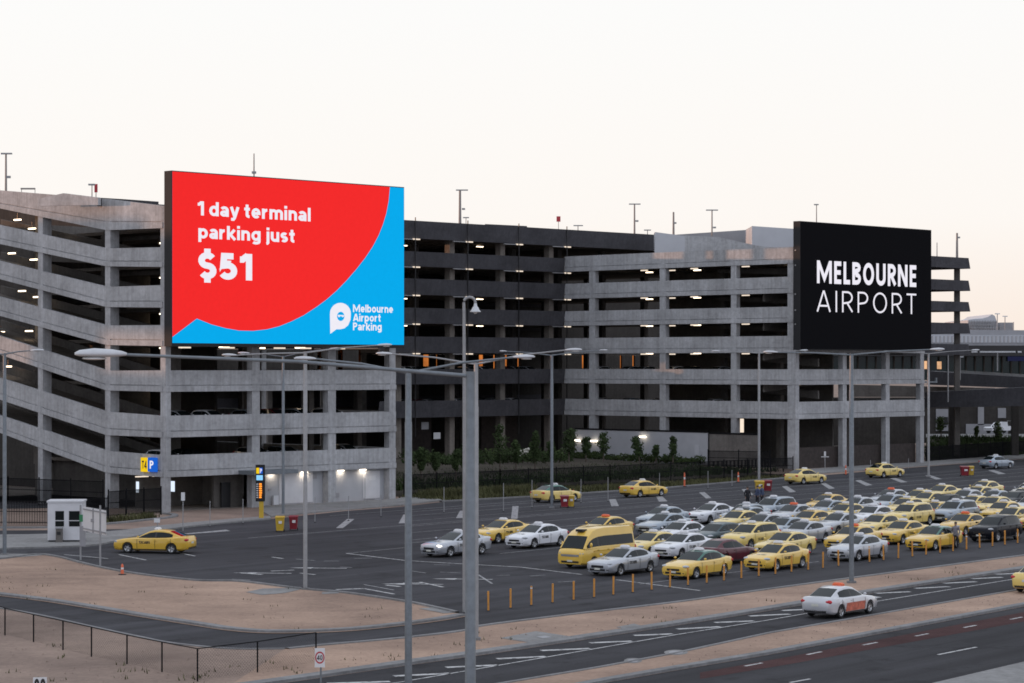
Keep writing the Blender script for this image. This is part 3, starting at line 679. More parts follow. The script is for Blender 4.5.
# asphalt of yard, service road and both carriageways
sheet('taxi_yard_pavement', far_edge+[p for p in reversed(med_top)]+[p for p in reversed(serv_low)], .004, 'asphalt')
sheet('road', r1_far+list(reversed(r1_near)), .004, 'asphalt_dark')
sheet('road', r2_far+[(1100, 640), (1100, 750), (300, 760)], .004, 'asphalt_dark')
sheet('sand_island', isl_top+isl_bot, .03, 'sand')
sheet('sand_median', med_top+list(reversed(r1_far)), .008, 'sand')
sheet('sand_median', r1_near+list(reversed(r2_far)), .008, 'sand')
ribbon('kerb', isl_bot, .55, .13, 'kerb_concrete', side=-1); ribbon('kerb', isl_top, .22, .12, 'kerb_concrete', side=-1)
ribbon('kerb', med_top, .3, .06, 'kerb_concrete', side=-1)
ribbon('kerb', r1_far, .75, .13, 'kerb_concrete', side=1)
ribbon('kerb', r1_near, .2, .05, 'kerb_concrete', side=-1); ribbon('kerb', r2_far, .5, .12, 'kerb_concrete', side=1)
ribbon('kerb', serv_low, .2, .05, 'kerb_concrete', side=-1)
sheet('footpath', [(922, 692), (932, 683), (1024, 661.5), (1100, 645), (1100, 720), (900, 720)], .06, 'path_concrete')
sheet('bus_lane', [(700, 672.5), (790, 656.5), (1024, 612), (1100, 597.5), (1100, 606), (1024, 621.5), (790, 664), (700, 679)], .008, 'red_lane')
# booth island, footpath in front of the garage, apron on the right
booth_isl = dense([(-60, 536.5), (0, 536), (48, 535.3), (110, 532.5), (160, 526.8), (215, 521.5), (270, 517.2)])+dense([(271, 519.5), (215, 524.8), (165, 530.8), (120, 541), (85, 546.8), (0, 549.5), (-60, 550)])
p = [G(x, y) for x, y in booth_isl]
mb = MB(); mb.prism(p, (0, 0, .12)); o = struct('traffic_island', mb, 'path_concrete')
fp = [(271, 517.2), (300, 514.5), (345, 510.4), (400, 505.8), (442, 501), (436, 498.5), (404, 498), (396.5, 499.9), (262, 506.9), (262, 512)]
mb = MB(); mb.prism([G(x, y) for x, y in fp], (0, 0, .11)); struct('footpath', mb, 'path_concrete')
ap = [(798, 475.5), (905, 467.6), (1024, 458.6), (1100, 452.6), (1100, 449), (1000, 456.5), (925, 462), (797, 470.5)]
mb = MB(); mb.prism([G(x, y) for x, y in ap], (0, 0, .10)); struct('footpath', mb, 'path_concrete')
ribbon('kerb', [(442, 502), (530, 497.3), (667, 488.3), (750, 481.2), (798, 477.6)], .35, .12, 'kerb_concrete', side=1)
lk = dense([(-60, 529), (0, 528.5), (60, 528), (110, 524.5), (150, 520.5), (172, 518), (178, 515.5), (165, 513.6)])
ribbon('kerb', lk, .5, .12, 'kerb_concrete', side=1)
sheet('footpath', [(-60, 526.5), (60, 525.5), (108, 521), (150, 517.5), (160, 515), (108, 514), (108, 517), (60, 508), (-60, 510)], .02, 'dirt')
sheet('road', [(-80, 500), (60, 500.5), (108, 502), (108, 516), (60, 508), (-80, 510)], .006, 'asphalt')
# drains, pads
def pad(pts, z=.045, name='concrete_pad', m='path_concrete'): return sheet(name, pts, z, m)
pad([(500, 638), (536, 631), (578, 637.5), (545, 644.5)], .02); pad([(616, 627), (634, 623.5), (643, 626), (624, 628.5)], .02)
pad([(246, 592), (262, 588.5), (297, 587.6), (300, 589.5), (285, 593), (262, 594.8)])
pad([(322, 592), (338, 591.5), (339, 593.2), (322, 594)]); pad([(419, 608.5), (437, 606.8), (457, 612.2), (444, 613.2)])
pad([(-20, 556), (8, 553.6), (36, 553.8), (44, 555), (20, 557), (-20, 558.5)])
sheet('manhole_cover', [(536, 636.7), (545, 635.6), (552, 637), (543, 638.2)], .028, 'grey_wall')
def ovalpx(x, y, a, b): return [(x+a*math.cos(2*math.pi*k/20), y+b*math.sin(2*math.pi*k/20)) for k in range(20)]
for x, y, a in ((633, 660.5, 9), (676, 652.3, 12)):
    sheet('concrete_pad', ovalpx(x, y, a, 2.6), .016, 'path_concrete'); sheet('manhole_cover', ovalpx(x, y, a*.6, 1.5), .024, 'grey_wall')
# repaired patches, pebbles
for p in ([(232, 549), (262, 551), (270, 547.5), (241, 545.8)], [(560, 594), (640, 584), (655, 588), (572, 598.6)], [(440, 530), (470, 526), (476, 528.5), (445, 532.6)], [(870, 660), (960, 641), (975, 645), (884, 664.5)], [(120, 630.5), (150, 636), (162, 633.5), (131, 628.6)]):
    sheet('road_patch', p, .009, 'asphalt_dark' if p[0][1] < 620 else 'asphalt')
random.seed(5); mb = MB(); PEB = [isl_top+isl_bot, [(-30, 618), (60, 627), (200, 655), (285, 652), (320, 648), (300, 676), (200, 690), (-30, 690)], [(340, 646), (500, 628), (700, 602), (1024, 559), (1024, 566), (700, 619), (500, 649), (340, 672)], [(640, 674), (800, 628), (1024, 591), (1024, 604), (800, 647)]]
for k in range(620):
    b = G(*inpoly_px(PEB[k % 4])); r = random.uniform(.015, .05)
    mb.add([b+Vector((math.cos(a)*r, math.sin(a)*r, .03)) for a in (0, 1.6, 3.1, 4.7)]+[b+Vector((0, 0, .03+r))], [(0, 1, 4), (1, 2, 4), (2, 3, 4), (3, 0, 4)])
tag(mb.build('pebbles', 'dirt'), 'scattered pebbles and litter on the bare sand', 'gravel', kind='stuff')
for x, y, L in ((380, 548, 120), (420, 570, 110), (560, 585, 90), (300, 541, 90), (470, 520, 120)):      # paving seams along the lanes
    a = G(x, y, .010); b = a+RD*L; mb = MB(); mb.poly([a-RN*.05, a+RN*.05, b+RN*.05, b-RN*.05]); o = struct('paving_seam', mb, 'asphalt_dark')
    if o.data.polygons[0].normal.z < 0: o.data.flip_normals()
tufts('dry_weeds', [G(*inpoly_px(PEB[k % 3])) for k in range(70)], .06, .22, .03, 'grass', 'sparse dry weeds on the bare sand verges', 6)
# ------------------------------------------------------------------ paint on the ground
def line(p, q, w=.12, m='line_paint', z=.012, name='lane_marking'):
    a, b = G(*p, z), G(*q, z); t = (b-a).normalized(); n = Vector((-t.y, t.x, 0))*w/2
    mb = MB(); mb.poly([a-n, b-n, b+n, a+n]); o = struct(name, mb, m)
    if o.data.polygons[0].normal.z < 0: o.data.flip_normals()
    return o
def polyline(pts, w=.12, m='line_paint'):
    for p, q in zip(pts, pts[1:]): line(p, q, w, m)
polyline([(346.5, 553.3), (405, 560.4), (465, 564), (520, 567), (582, 574.4)], .18)
line((346.5, 553.3), (405, 547.5), .12, 'line_faded'); line((616, 579.6), (700, 590.5), .16)
# taxi lane lines running up the yard
for x, y, L in ((404, 543.5, 70), (412, 539.8, 150), (411, 532.6, 170), (410, 526.2, 170), (409, 521, 175), (404, 516.2, 180), (402, 512.4, 180), (330, 515.6, 60), (500, 553.5, 40), (248, 538, 55), (640, 584, 20)):
    a = G(x, y, .012); mb = MB(); n = RN*.06; b = a+RD*L; mb.poly([a-n, a+n, b+n, b-n]); o = struct('lane_marking', mb, 'line_faded')
    if o.data.polygons[0].normal.z < 0: o.data.flip_normals()
for bar in ([(336, 528), (343, 528), (354.5, 519), (347, 519)], [(398.5, 523.3), (407, 523.3), (408, 514.5), (403.5, 514.5)], [(456, 518), (464, 518), (465.5, 510.5), (460, 510.7)],
            [(511, 518.7), (517.5, 518.7), (518.6, 506), (512.5, 506)], [(611.5, 506.3), (619, 506), (615.5, 499), (609, 499.3)], [(659, 501.7), (667.5, 501.3), (662, 496), (656, 496.3)],
            [(706, 498.5), (711.5, 498), (704.5, 492), (699, 492.3)], [(747, 495.3), (753.5, 494.6), (747, 489), (741.5, 489.3)], [(789.5, 492.4), (796, 491.8), (787, 486), (782, 486.4)],
            [(829, 489), (835, 488.4), (825.5, 483), (820.5, 483.3)], [(866, 485.8), (872.3, 485), (860.5, 480), (855, 480.4)], [(901, 482.6), (907.5, 482), (896, 478), (890, 478.3)],
            [(936, 479.5), (942, 479), (930, 475), (925, 475.3)], [(999, 474.3), (1006, 473.8), (994, 470), (988, 470.3)], [(171, 534.8), (178, 534.8), (230.5, 531), (226, 529.6)]):
    sheet('road_marking', bar, .014, 'line_faded')
# worn arrows and dashes left of the lanes
def arrow(x, y, L=3.2, m='line_paint', rot=0.):
    c = G(x, y, .014); d = Vector((-1, .12, 0)).normalized(); d.rotate(Matrix.Rotation(rot, 3, 'Z')); n = Vector((-d.y, d.x, 0)); mb = MB()
    mb.poly([c-d*L/2-n*.13, c+d*L*.1-n*.13, c+d*L*.1+n*.13, c-d*L/2+n*.13]); mb.poly([c+d*L*.1-n*.42, c+d*L/2, c+d*L*.1+n*.42])
    o = struct('road_marking', mb, m); [setattr(p, 'use_smooth', False) for p in o.data.polygons]
    bm = bmesh.new(); bm.from_mesh(o.data)
    for f in bm.faces:
        if f.normal.z < 0: f.normal_flip()
    bm.to_mesh(o.data); bm.free()
for x, y in ((262, 573), (318, 568), (462, 579), (412, 584)): arrow(x, y, 3.6)
for p, q, w in (((242, 573), (262, 574.5), .3), ((271, 571), (294, 570), .25), ((272, 557), (283, 558.5), .2), ((296, 559), (315, 560.5), .14), ((324, 561), (339, 561), .14), ((340, 567), (352, 567.5), .14), ((354, 558.5), (372, 558), .14),
                ((386, 585), (400, 586.5), .3), ((403, 583), (425, 583), .35), ((420, 582), (443, 587), .2), ((364, 584.5), (394, 590), .14), ((336, 589.5), (364, 588.5), .35), ((364, 588.5), (394, 594), .2), ((412, 571), (426, 573), .12),
                ((440, 572), (460, 572.8), .14), ((478, 574.5), (492, 583.5), .14), ((434, 564.5), (450, 565), .12), ((530, 576), (545, 575), .14), ((558, 582), (575, 581), .14), ((496, 575.4), (510, 575), .12),
                ((64, 554.5), (108, 558.5), .16), ((119, 554.5), (146, 560), .16), ((180, 553), (195, 556), .16), ((204, 581.5), (247, 584), .14), ((232, 579), (250, 580), .14), ((300, 573), (315, 574.6), .2)):
    line(p, q, w, 'line_paint' if w > .15 else 'line_faded')
# road 1: edge line, hatching
edge = [(330, 694), (420, 678.6), (539, 658.3), (676, 634.6), (768, 620), (878, 601), (1024, 577.4), (1100, 565)]
polyline(edge, .13)
def lerp_y(pts, x):
    for (xa, ya), (xb, yb) in zip(pts, pts[1:]):
        if xa <= x <= xb: return ya+(yb-ya)*(x-xa)/(xb-xa)
for x0, y0, x1, y1 in ((327, 683.5, 390, 681.5), (394, 676, 450, 673.2), (446, 667.3, 498, 665), (497, 658.7, 546, 656.4), (541, 650.5, 590, 648.4), (590, 642.8, 632, 641), (634, 635.4, 673, 633.8), (677, 629, 720, 626.6), (715, 622.5, 754, 620.8), (749, 616, 790, 614), (782, 610.5, 820, 608.6), (815, 604.6, 850, 602.8), (848, 598.7, 880, 597), (876, 593.3, 910, 591.6), (915, 588.3, 949, 586.6), (944, 583.2, 976, 581.6), (972, 578.7, 1002, 577.2), (996, 574.4, 1021, 572.9)):
    line((x0, y0), (x1, y1), .42, name='road_marking')
# road 2 dashes
for p, q in (((807, 654.6), (821.5, 651.6)), ((863, 645), (877, 642.3)), ((915.5, 636), (928, 633.6)), ((964, 627.5), (976, 625.2)), ((1010.5, 619.3), (1022, 617)), ((938, 654.6), (976.5, 647)), ((790, 682.5), (810, 678.8)), ((745, 666), (762, 662.8))):
    line(p, q, .16)
HB = Plane(RL.at(RL.px(575, 450)[0], 0, .9), V, -U)
# ------------------------------------------------------------------ planting bed behind the black fence
gy = lambda x: 497-(x-404)*(497-476.2)/(793-404)
bed_f = [G(x, gy(x)) for x in (404, 470, 540, 610, 680, 740, 793)]
mb = MB(); n = len(bed_f); rows = []
for off, z in ((0, .01), (6, .35), (14, .8), (30, 1.1), (60, 1.15)):
    rows.append([p+V*off+Vector((0, 0, z)) for p in bed_f])
vs = [q for r in rows for q in r]; mb.add(vs, [(i*n+k, i*n+k+1, (i+1)*n+k+1, (i+1)*n+k) for i in range(len(rows)-1) for k in range(n-1)], True)
struct('planting_bed', mb, 'mulch')
verge = [(404, 498.5), (440, 501), (530, 496.6), (667, 487.6), (750, 480.6), (797, 476.9), (793, 475.9), (740, 478.9), (610, 485.8), (480, 493), (404, 496.6)]
sheet('grass_verge', verge, .012, 'grass')
tufts('grass', [G(*inpoly_px(verge)) for _ in range(1500)], .15, .5, .05, 'grass', 'rough green grass strip along the black security fence')
tufts('grass', [G(random.uniform(420, 533), 0)*0+G((x := random.uniform(420, 534)), gy(x)+random.uniform(.6, 3.6)) for _ in range(900)], .35, .95, .05, 'grass', 'taller yellowish grass clumps at the kerb below the dark facade')
tufts('ground_cover', [bed_f[0].lerp(bed_f[-1], random.random())+V*random.uniform(1, 27)+Vector((0, 0, .5)) for _ in range(2200)], .2, .7, .09, 'leaf', 'dark low ground cover plants on the planting bed', 6)
tufts('grass', [G(random.uniform(90, 152), 0)*0+G((x := random.uniform(62, 154)), 526-(x-62)*.085+random.uniform(-1.5, .5)) for _ in range(260)], .2, .6, .05, 'grass', 'weedy grass at the kerb in front of the left fence', 6)
def leafball(c, rx, rz, n, size, mb):
    vs = []; fs = []
    for _ in range(n):
        while True:
            q = Vector([random.uniform(-1, 1) for _ in range(3)])
            if .15 < q.length < 1 and random.random() < .3+q.length*.7: break
        q = Vector((q.x*rx, q.y*rx, q.z*rz))*(1+.18*math.sin(q.x*7+q.z*5)); p = c+q
        a = Vector([random.gauss(0, 1) for _ in range(3)]).normalized(); b = a.orthogonal().normalized(); s = size*random.uniform(.6, 1.3)
        o = len(vs); vs += [p-a*s, p+b*s*.5, p+a*s, p-b*s*.5]; fs.append((o, o+1, o+2, o+3))
    mb.add(vs, fs)
def shrub(x, y, Y, r, h, m, label, name='shrub', n=170):
    base = Pd(x, y, Y); t = empty(name, base, label, 'shrub', 'shrubs in front of the car park')
    mb = MB(); leafball(base+Vector((0, 0, h*.55)), r, h*.5, n, .16, mb); mb.build('foliage', m, t)
    mb = MB(); mb.tube([base, base+Vector((0, 0, h*.6))], .05, 5); mb.build('stem', 'bark', t)
def tree(x, ybase, ytop, Y, w, label, m='leaf', lean=0):
    base = Pd(x, ybase, Y); top = Pd(x+lean, ytop, Y); h = top.z-base.z
    t = empty('young_tree', base, label, 'tree', 'young trees in front of the car park')
    mb = MB(); mb.tube([base-Vector((0, 0, .6)), base.lerp(top, .4), base.lerp(top, .95)], [.09, .06, .02], 6)
    for k in range(7):
        p = base.lerp(top, .3+.08*k); a = k*2.4; mb.tube([p, p+Vector((math.cos(a)*w*.6, math.sin(a)*w*.6, h*.1))], [.03, .01], 4)
    mb.build('trunk', 'bark', t)
    mb = MB()
    for k in range(9):
        f = .22+.085*k; q = base.lerp(top, f); rr = w*.8*(.5+.75*math.sin(math.pi*min(1, (f-.1)/.95)))*random.uniform(.65, 1.1)
        leafball(q+Vector((random.uniform(-.3, .3)*w, random.uniform(-.3, .3)*w, 0)), rr, h*.11, 95, .14, mb)
    mb.build('crown', m, t)
TREES = [(421, 474, 447, 244, .55, 'dark slim young tree beside the left edge of the dark facade'), (456, 474, 449, 248, .5, 'small dark young tree just left of the thick foreground pole'),
         (463.5, 472, 443, 252, .45, 'dark young tree almost hidden behind the thick foreground pole'), (500, 468, 424, 256, .75, 'tall slender young tree in front of a dark column', 'leaf'),
         (535, 466, 431, 260, .7, 'young tree left of the mid yard lamp post', 'leaf'), (569, 458, 428, 268, 1.0, 'bushy young tree where dark cladding meets concrete', 'leaf'),
         (603.5, 457, 432, 276, .75, 'columnar green tree left against the white hoarding', 'leaf'), (640, 459, 436, 282, .7, 'leaning young tree in the middle of the white hoarding', 'leaf'),
         (673, 459, 436, 288, .5, 'thin pointed tree at the right part of the white hoarding', 'leaf')]
TREES += [(436, 473, 452, 246, .5, 'small dark tree between the left edge tree and the thick post'), (516, 466, 440, 258, .55, 'short young tree right beside the flowering bush'), (586, 457, 437, 271, .6, 'low bushy tree between two strip lamps on the white hoarding'), (551, 463, 441, 264, .6, 'small tree behind the mid yard lamp post'), (656, 459, 445, 285, .5, 'little tree between the leaning tree and the thin pointed tree')]
for T in TREES: tree(*T[:6], m=T[6] if len(T) > 6 else 'leaf', lean=-5 if T[0] == 640 else 0)
random.seed(11)
for i in range(62):
    x = 408+i*4.75+random.uniform(-2, 2); far = x > 575
    if far: q_ = HB.at(HB.px(x, 450)[0], .3, random.uniform(1.2, 3.0)); X_, Y_ = x, q_.y; y_ = HY+(H-.3)*F/Y_
    else: Y_ = 252+(x-410)*.13; y_ = 466-(x-410)*.022
    if x > 702: continue
    shrub(x, y_, Y_, random.uniform(.6, 1.3), random.uniform(.6, 1.2)*(1 if far else 1.45), 'leaf_light' if i % 7 == 3 else 'leaf', 'low dark green shrub in the planted strip along the white hoarding and dark facade', n=170)
t = empty('flowering_bush', Pd(521, 455, 264), 'wide bush dotted with pale flowers below the dark facade', 'bush')
mb = MB(); leafball(Pd(521, 453, 264), 1.5, .6, 260, .15, mb); mb.build('foliage', 'leaf', t)
mb = MB()
for _ in range(34): mb.ball(Pd(521+random.gauss(0, 6.0), 451.5+random.gauss(0, 1.6), 263.2), random.uniform(.08, .17), 6, 4)
mb.build('flowers', 'flower', t)
def hoard(x0, x1, y0, y1, m, name, lab, off=0.):
    a, zb = HB.px(x0, y1); b, _ = HB.px(x1, y1); zt = HB.px(x0, y0)[1]; zt2 = HB.px(x1, y0+(2.6 if x1 < 720 else 1))[1]
    t = empty(name, HB.at(a, 0, off), lab, 'hoarding')
    mb = MB(); mb.prism([HB.at(a, .2, off), HB.at(b, .2, off), HB.at(b, zt, off), HB.at(a, zt, off)], -HB.n*.12); mb.build('panel', m, t)
    mb = MB(); mb.prism([HB.at(a, zt+.003, off+.05), HB.at(b, zt+.003, off+.05), HB.at(b, zt+.2, off+.05), HB.at(a, zt+.2, off+.05)], -HB.n*.22); mb.build('top_rail', 'black_metal', t)
    return t
h1 = hoard(575, 707.5, 429.5, 459, 'white_wall', 'white_hoarding', 'long white hoarding wall under the right block behind shrubs')
h2 = hoard(708, 756, 434, 459, 'concrete_warm', 'white_hoarding', 'shorter beige hoarding wall beside the right corner column', -.25)
for x, y in ((579.5, 440.4), (595.5, 441), (644, 436.8)):
    s, z = HB.px(x, y); MB().box(HB.at(s, z, .3), (1.0, .22, .2), ax=V).build('strip_lamp', 'wall_lamp', h1)
for x in (720.5, 726.5): s, z = RL.px(x, 426); MB().box(RL.at(s, z, -3), (.5, .12, 1.7), ax=V).build('light_panel', 'poster_lit' if False else 'light_warm', garage)
s, z = HB.px(697, 450); MB().box(HB.at(s, z, .04), (.7, .05, 1.3), ax=V).build('access_hatch', 'roof_white', h1)
# ------------------------------------------------------------------ fences
def palisade(P, h, label, sp=.13, post=2.6, name='security_fence', bar=.042):
    t = empty(name, P[0], label, 'fence'); mb = MB(); rails = MB(); posts = []
    for a, b in zip(P, P[1:]):
        d = b-a; L = d.length; t_ = d.normalized(); n = int(L/sp)
        for k in range(n): mb.box(a+d*((k+.5)/n)+Vector((0, 0, h*.52)), (bar, .03, h*.92), ax=t_)
        for z in (.25, h*.55, h-.12): rails.prism([a+Vector((0, 0, z)), b+Vector((0, 0, z)), b+Vector((0, 0, z+.06)), a+Vector((0, 0, z+.06))], Vector((-t_.y, t_.x, 0))*.05)
        m = max(1, round(L/post))
        for k in range(m+1): posts.append(a+d*(k/m))
    mb.build('pickets', 'black_metal', t); rails.build('rails', 'black_metal', t)
    for p in posts: MB().box(p+Vector((0, 0, h/2+.05)), (.11, .11, h+.1)).build('post', 'black_metal', t)
    return t
palisade([G(x, gy(x)) for x in (404, 500, 610, 700, 793)], 2.15, 'black picket security fence along the planting bed in the middle', post=4.6)
palisade([G(-40, 502.5), G(8, 504), G(103, 508)], 2.4, 'tall black security fence beneath the ramps at the left', post=3.6)
palisade([G(108.5, 519), G(161, 514.8)], 2.3, 'dark security fence panel between ramp column and front corner column', post=2.6, sp=.11, bar=.04)
palisade([G(-40, 525.5), G(50, 526.3), G(108, 522)], 2.0, 'black fence on the verge behind the white booth', post=7)
palisade([Pd(708, 467.3, 268), Pd(770, 468.5, 262)], 1.9, 'short black fence beside the beige hoarding', post=3.5)
palisade([G(926, 462), G(1060, 452)], 2.0, 'black fence at the far right end of the yard', post=4)
# chain link fence, bottom left
cl = [(-30, 629, 596), (5, 635.2, 608), (33.6, 642, 614.5), (63, 650, 620.8), (91.5, 656.6, 627), (127, 664, 635), (162, 672, 642), (197.5, 681.5, 648.6)]
t = empty('chain_link_fence', G(5, 635.2), 'low dark chain link fence on the sand in the lower left corner', 'fence')
tops = []
cl2 = cl+[(257.5, 672.5, 641.5), (316, 662.5, 632.5)]
for x, yb, yt in cl2:
    b = G(x, yb); top = Pd(x, yt, b.y); tops.append((b, top)); MB().tube([b, top], .035, 6).build('post', 'black_metal', t)
for (b0, t0), (b1, t1) in zip(tops, tops[1:]):
    MB().tube([t0, t1], .022, 5).build('top_rail', 'black_metal', t)
    L = (b1-b0).length; n = int(L/.16); mb = MB(); w = .0032
    for k in range(-9, n):
        for sgn in (0, 1):
            f0, f1 = k/n, (k+9)/n
            if sgn: f0, f1 = f1, f0
            za, zb_ = 0.03, 1.0
            pa, pb = f0, f1
            def clip(fa, ha, fb, hb):
                if fa < 0: ha = ha+(hb-ha)*(0-fa)/(fb-fa); fa = 0
                if fa > 1: ha = ha+(hb-ha)*(1-fa)/(fb-fa); fa = 1
                return fa, ha
            fa, ha = clip(pa, za, pb, zb_); fb, hb = clip(pb, zb_, pa, za)
            if abs(fa-fb) < .01: continue
            A = b0.lerp(b1, fa).lerp(t0.lerp(t1, fa), ha); B = b0.lerp(b1, fb).lerp(t0.lerp(t1, fb), hb)
            mb.tube([A, B], w, 3, False)
    mb.build('wire_mesh', 'black_metal', t)
    MB().prism([b0+Vector((-.1, 0, 0)), b1+Vector((-.1, 0, 0)), b1+Vector((.1, 0, .0)), b0+Vector((.1, 0, .0))], (0, 0, .015))
# ================================================================== LAMP POSTS
def lamp(base, x, ytop, heads, r, label, grp='street lamps of the yard', name='street_lamp', thick=None, m='galvanised', dz=0):
    Y = base.y; top = Pd(x, ytop, Y); top.x = base.x
    t = empty(name, base, label, 'street lamp', grp)
    mb = MB(); mb.tube([base, base.lerp(top, .84), base.lerp(top, .842), top], [r*1.12, r*1.08, r*.96, r*.92], 12)
    mb.build('pole', m, t)
    MB().box(base+Vector((0, 0, .06)), (r*4, r*4, .12)).build('base_plate', 'kerb_concrete', t)
    for hx0, hx1, hy in heads:
        left = hx0 < x
        inner, outer = (hx1, hx0) if left else (hx0, hx1)
        pi = Pd(inner, hy+.3, Y+dz); po = Pd(outer, hy, Y+dz); L = (po-pi).length
        att = top-Vector((0, 0, .08)); mid = att.lerp(pi, .5)+Vector((0, 0, .12*abs(pi.z-att.z)+.02))
        a = MB().tube([att, mid, pi], [r*.42, r*.36, r*.3], 8).build('arm', m, t)
        d = (po-pi).normalized(); s = Vector((-d.y, d.x, 0)).normalized(); mb = MB(); vs = []
        prof = [(-.06, .035, .03), (.05, .07, .06), (.25, .13, .085), (.6, .155, .10), (.9, .12, .07), (1.0, .05, .03)]
        for f, w, h in prof:
            c = pi+d*L*f; w *= L/.75; h *= L/.75
            for k in range(10):
                an = 2*math.pi*k/10; zz = math.sin(an)*h; zz = zz if zz > 0 else zz*.45
                vs.append(c+s*math.cos(an)*w+Vector((0, 0, zz)))
        fs = [(i*10+k, i*10+(k+1) % 10, i*10+10+(k+1) % 10, i*10+10+k) for i in range(5) for k in range(10)]+[tuple(range(9, -1, -1)), tuple(range(50, 60))]
        mb.add(vs, fs, True); hd_ = mb.build('lamp_head', 'lamp_housing', t)
        c = pi+d*L*.6-Vector((0, 0, .062*L/.75)); MB().ball(c, (L*.26, L*.15, L*.032), 10, 6).build('lens', 'lamp_lens', hd_)
    return t
# foreground pole with one long arm
lamp(Vector(((470.4-CX)/F*43, 43, 0)), 470.4, 371.5, [(75, 124, 354.3)], .088, 'thick grey lamp post nearest the camera with one long arm to the left', thick=1)
lamp(G(408.4, 692), 408.4, 371, [(294, 315, 358.6), (514, 535, 357)], .125, 'grey double arm lamp post standing just left of the thick foreground post')
lamp(G(476, 640), 476, 362.5, [(376, 391.5, 353.6), (566, 582, 349.8)], .105, 'slim double arm lamp post directly right of the thick foreground post', m='grey_pole')
lamp(G(305.3, 590), 305.3, 351.5, [(222, 236, 355), (378, 392, 345)], .105, 'double arm lamp post on the tip of the sand island near the left screen', m='grey_pole')
lamp(G(283.2, 515), 283.2, 355.8, [(238, 249, 353), (330, 341, 348.6)], .11, 'thin double arm lamp post behind the yellow bin beside the lit totem sign')
lamp(G(551.8, 508), 551.8, 354.6, [(499.5, 506.5, 351), (599.5, 607.5, 350)], .12, 'double arm lamp post beside the red and yellow bins in mid yard')
lamp(G(759, 482.5), 759, 352.5, [(712, 720, 351), (800, 808, 350.3)], .12, 'double arm lamp post beside the yellow and red bins left of the right corner', m='grey_pole')
lamp(G(851.5, 583), 851.5, 353.5, [(763.5, 777, 352), (930.5, 944.5, 349.3)], .125, 'tall double arm lamp post on the sand median behind the moving silver taxi')
lamp(G(928.6, 477), 928.6, 353, [(884, 891.5, 351.5), (971.5, 979.5, 350)], .12, 'double arm lamp post at the far right yard edge by the corner of the garage', m='grey_pole')
lamp(G(4.6, 555), 4.6, 353, [(-40, -26, 355), (31, 44, 350.3)], .12, 'grey lamp post at the left picture edge with its foot on the kerb')
# old style swan neck lamp standing behind the thick pole
b = G(466.3, 612); Y = b.y; k = Y/F
t = empty('swan_neck_lamp', b, 'tall pole with curled swan neck and bell shaped lamp rising above the thick post', 'street lamp')
q = [b, Pd(464.2, 380, Y), Pd(464.0, 312, Y)]+[Pd(469.6-5.8*math.cos(a), 302.5-5.3*math.sin(a), Y) for a in [math.pi*i/8 for i in range(0, 8)]]+[Pd(475.4, 303.5, Y)]
q[0].x = q[1].x
MB().tube(q, [.085, .08, .075]+[.07]*9, 8).build('pole', 'grey_pole', t)
MB().lathe([(.02, 9*k), (.07, 8.6*k), (.09, 6*k), (.15, 4.5*k), (.2, 2*k), (.27, .6*k), (.28, 0), (.2, -.01), (.02, .02)], Pd(475.4, 312, Y), n=14).build('bell_shade', 'lamp_housing', t)
MB().ball(Pd(475.4, 311.5, Y), .12, 8, 6).build('bulb', 'lamp_lens', t)
# ================================================================== THINGS ON THE GARAGE ROOF
def mast(x, y0, y1, Y, heads, label, w=.09, extra=()):
    b = Pd(x, y1, Y); tp = Pd(x, y0, Y); t = empty('roof_lamp', b, label, 'lamp', 'lamps and masts on the roof deck')
    MB().tube([b-Vector((0, 0, 1.2)), b.lerp(tp, .4), tp], [w*1.5, w*1.2, w], 7).build('pole', 'pole_brown', t)
    for a, c in heads: MB().box(Pd((a+c)/2, y0+.6, Y), ((c-a)*Y/F, .3, .14)).build('lamp_head', 'grey_pole', t)
    for ex, ey in extra: MB().box(Pd(ex, ey, Y), (.4, .25, .22)).build('camera', 'grey_pole', t)
mast(6, 153, 191, 235, [(1, 12)], 'lamp mast with flat head at the left edge of the roof', extra=[(8.5, 177)])
mast(254, 153.5, 176, 228, [], 'bare thin mast behind the top of the red screen', .05, [(254, 172.5)])
mast(460, 189.5, 224, 305, [(456, 468)], 'thick brown lamp mast on the dark roof nearest the blue screen edge', .14, [(463.5, 209)])
mast(466, 217, 226, 320, [(463, 469)], 'short lamp just right of the thick brown mast', .04)
mast(634.5, 203.5, 236, 330, [(629, 640.5)], 'lamp mast with flat head above the right end of the dark roof', .1, [(637, 221)])
mast(712, 209.5, 237, 325, [(706, 718)], 'lamp mast with flat head above the grey roof wall', .08, [(714.5, 227.5)])
mast(673.5, 212, 234, 335, [], 'plain short mast between the two tall roof lamps', .12, [(675, 223)])
mast(647.5, 229.5, 238, 345, [(644, 651)], 'tiny roof lamp left of the pale roof wall', .05)
mast(578, 225, 232, 345, [(573.5, 583)], 'tiny lamp beyond the dark roof edge right of the small red sign', .05)
mast(816.5, 204, 222, 300, [(814, 818.5)], 'thin mast behind the top of the black screen', .05)
mast(957, 233, 258, 322, [], 'brown mast standing on the stacked dark decks', .13, [(958.5, 237.5)])
mast(937, 242.5, 257, 330, [], 'faint thin mast right of the black screen', .05)
mast(92, 184, 200, 216, [(88.5, 95)], 'small roof lamp above the turning ramp parapet', .04)
t = empty('roof_lamp', Pd(27, 200, 228), 'low wide lamp bar over the left ramp parapet', 'lamp', 'lamps and masts on the roof deck')
MB().box(Pd(28, 188.7, 228), (1.35, .3, .14)).build('lamp_head', 'pole_brown', t); MB().tube([Pd(21.5, 200, 228), Pd(21.5, 189, 228)], .03, 5).build('pole', 'pole_brown', t); MB().tube([Pd(35, 200, 228), Pd(35, 189, 228)], .03, 5).build('pole', 'pole_brown', t)
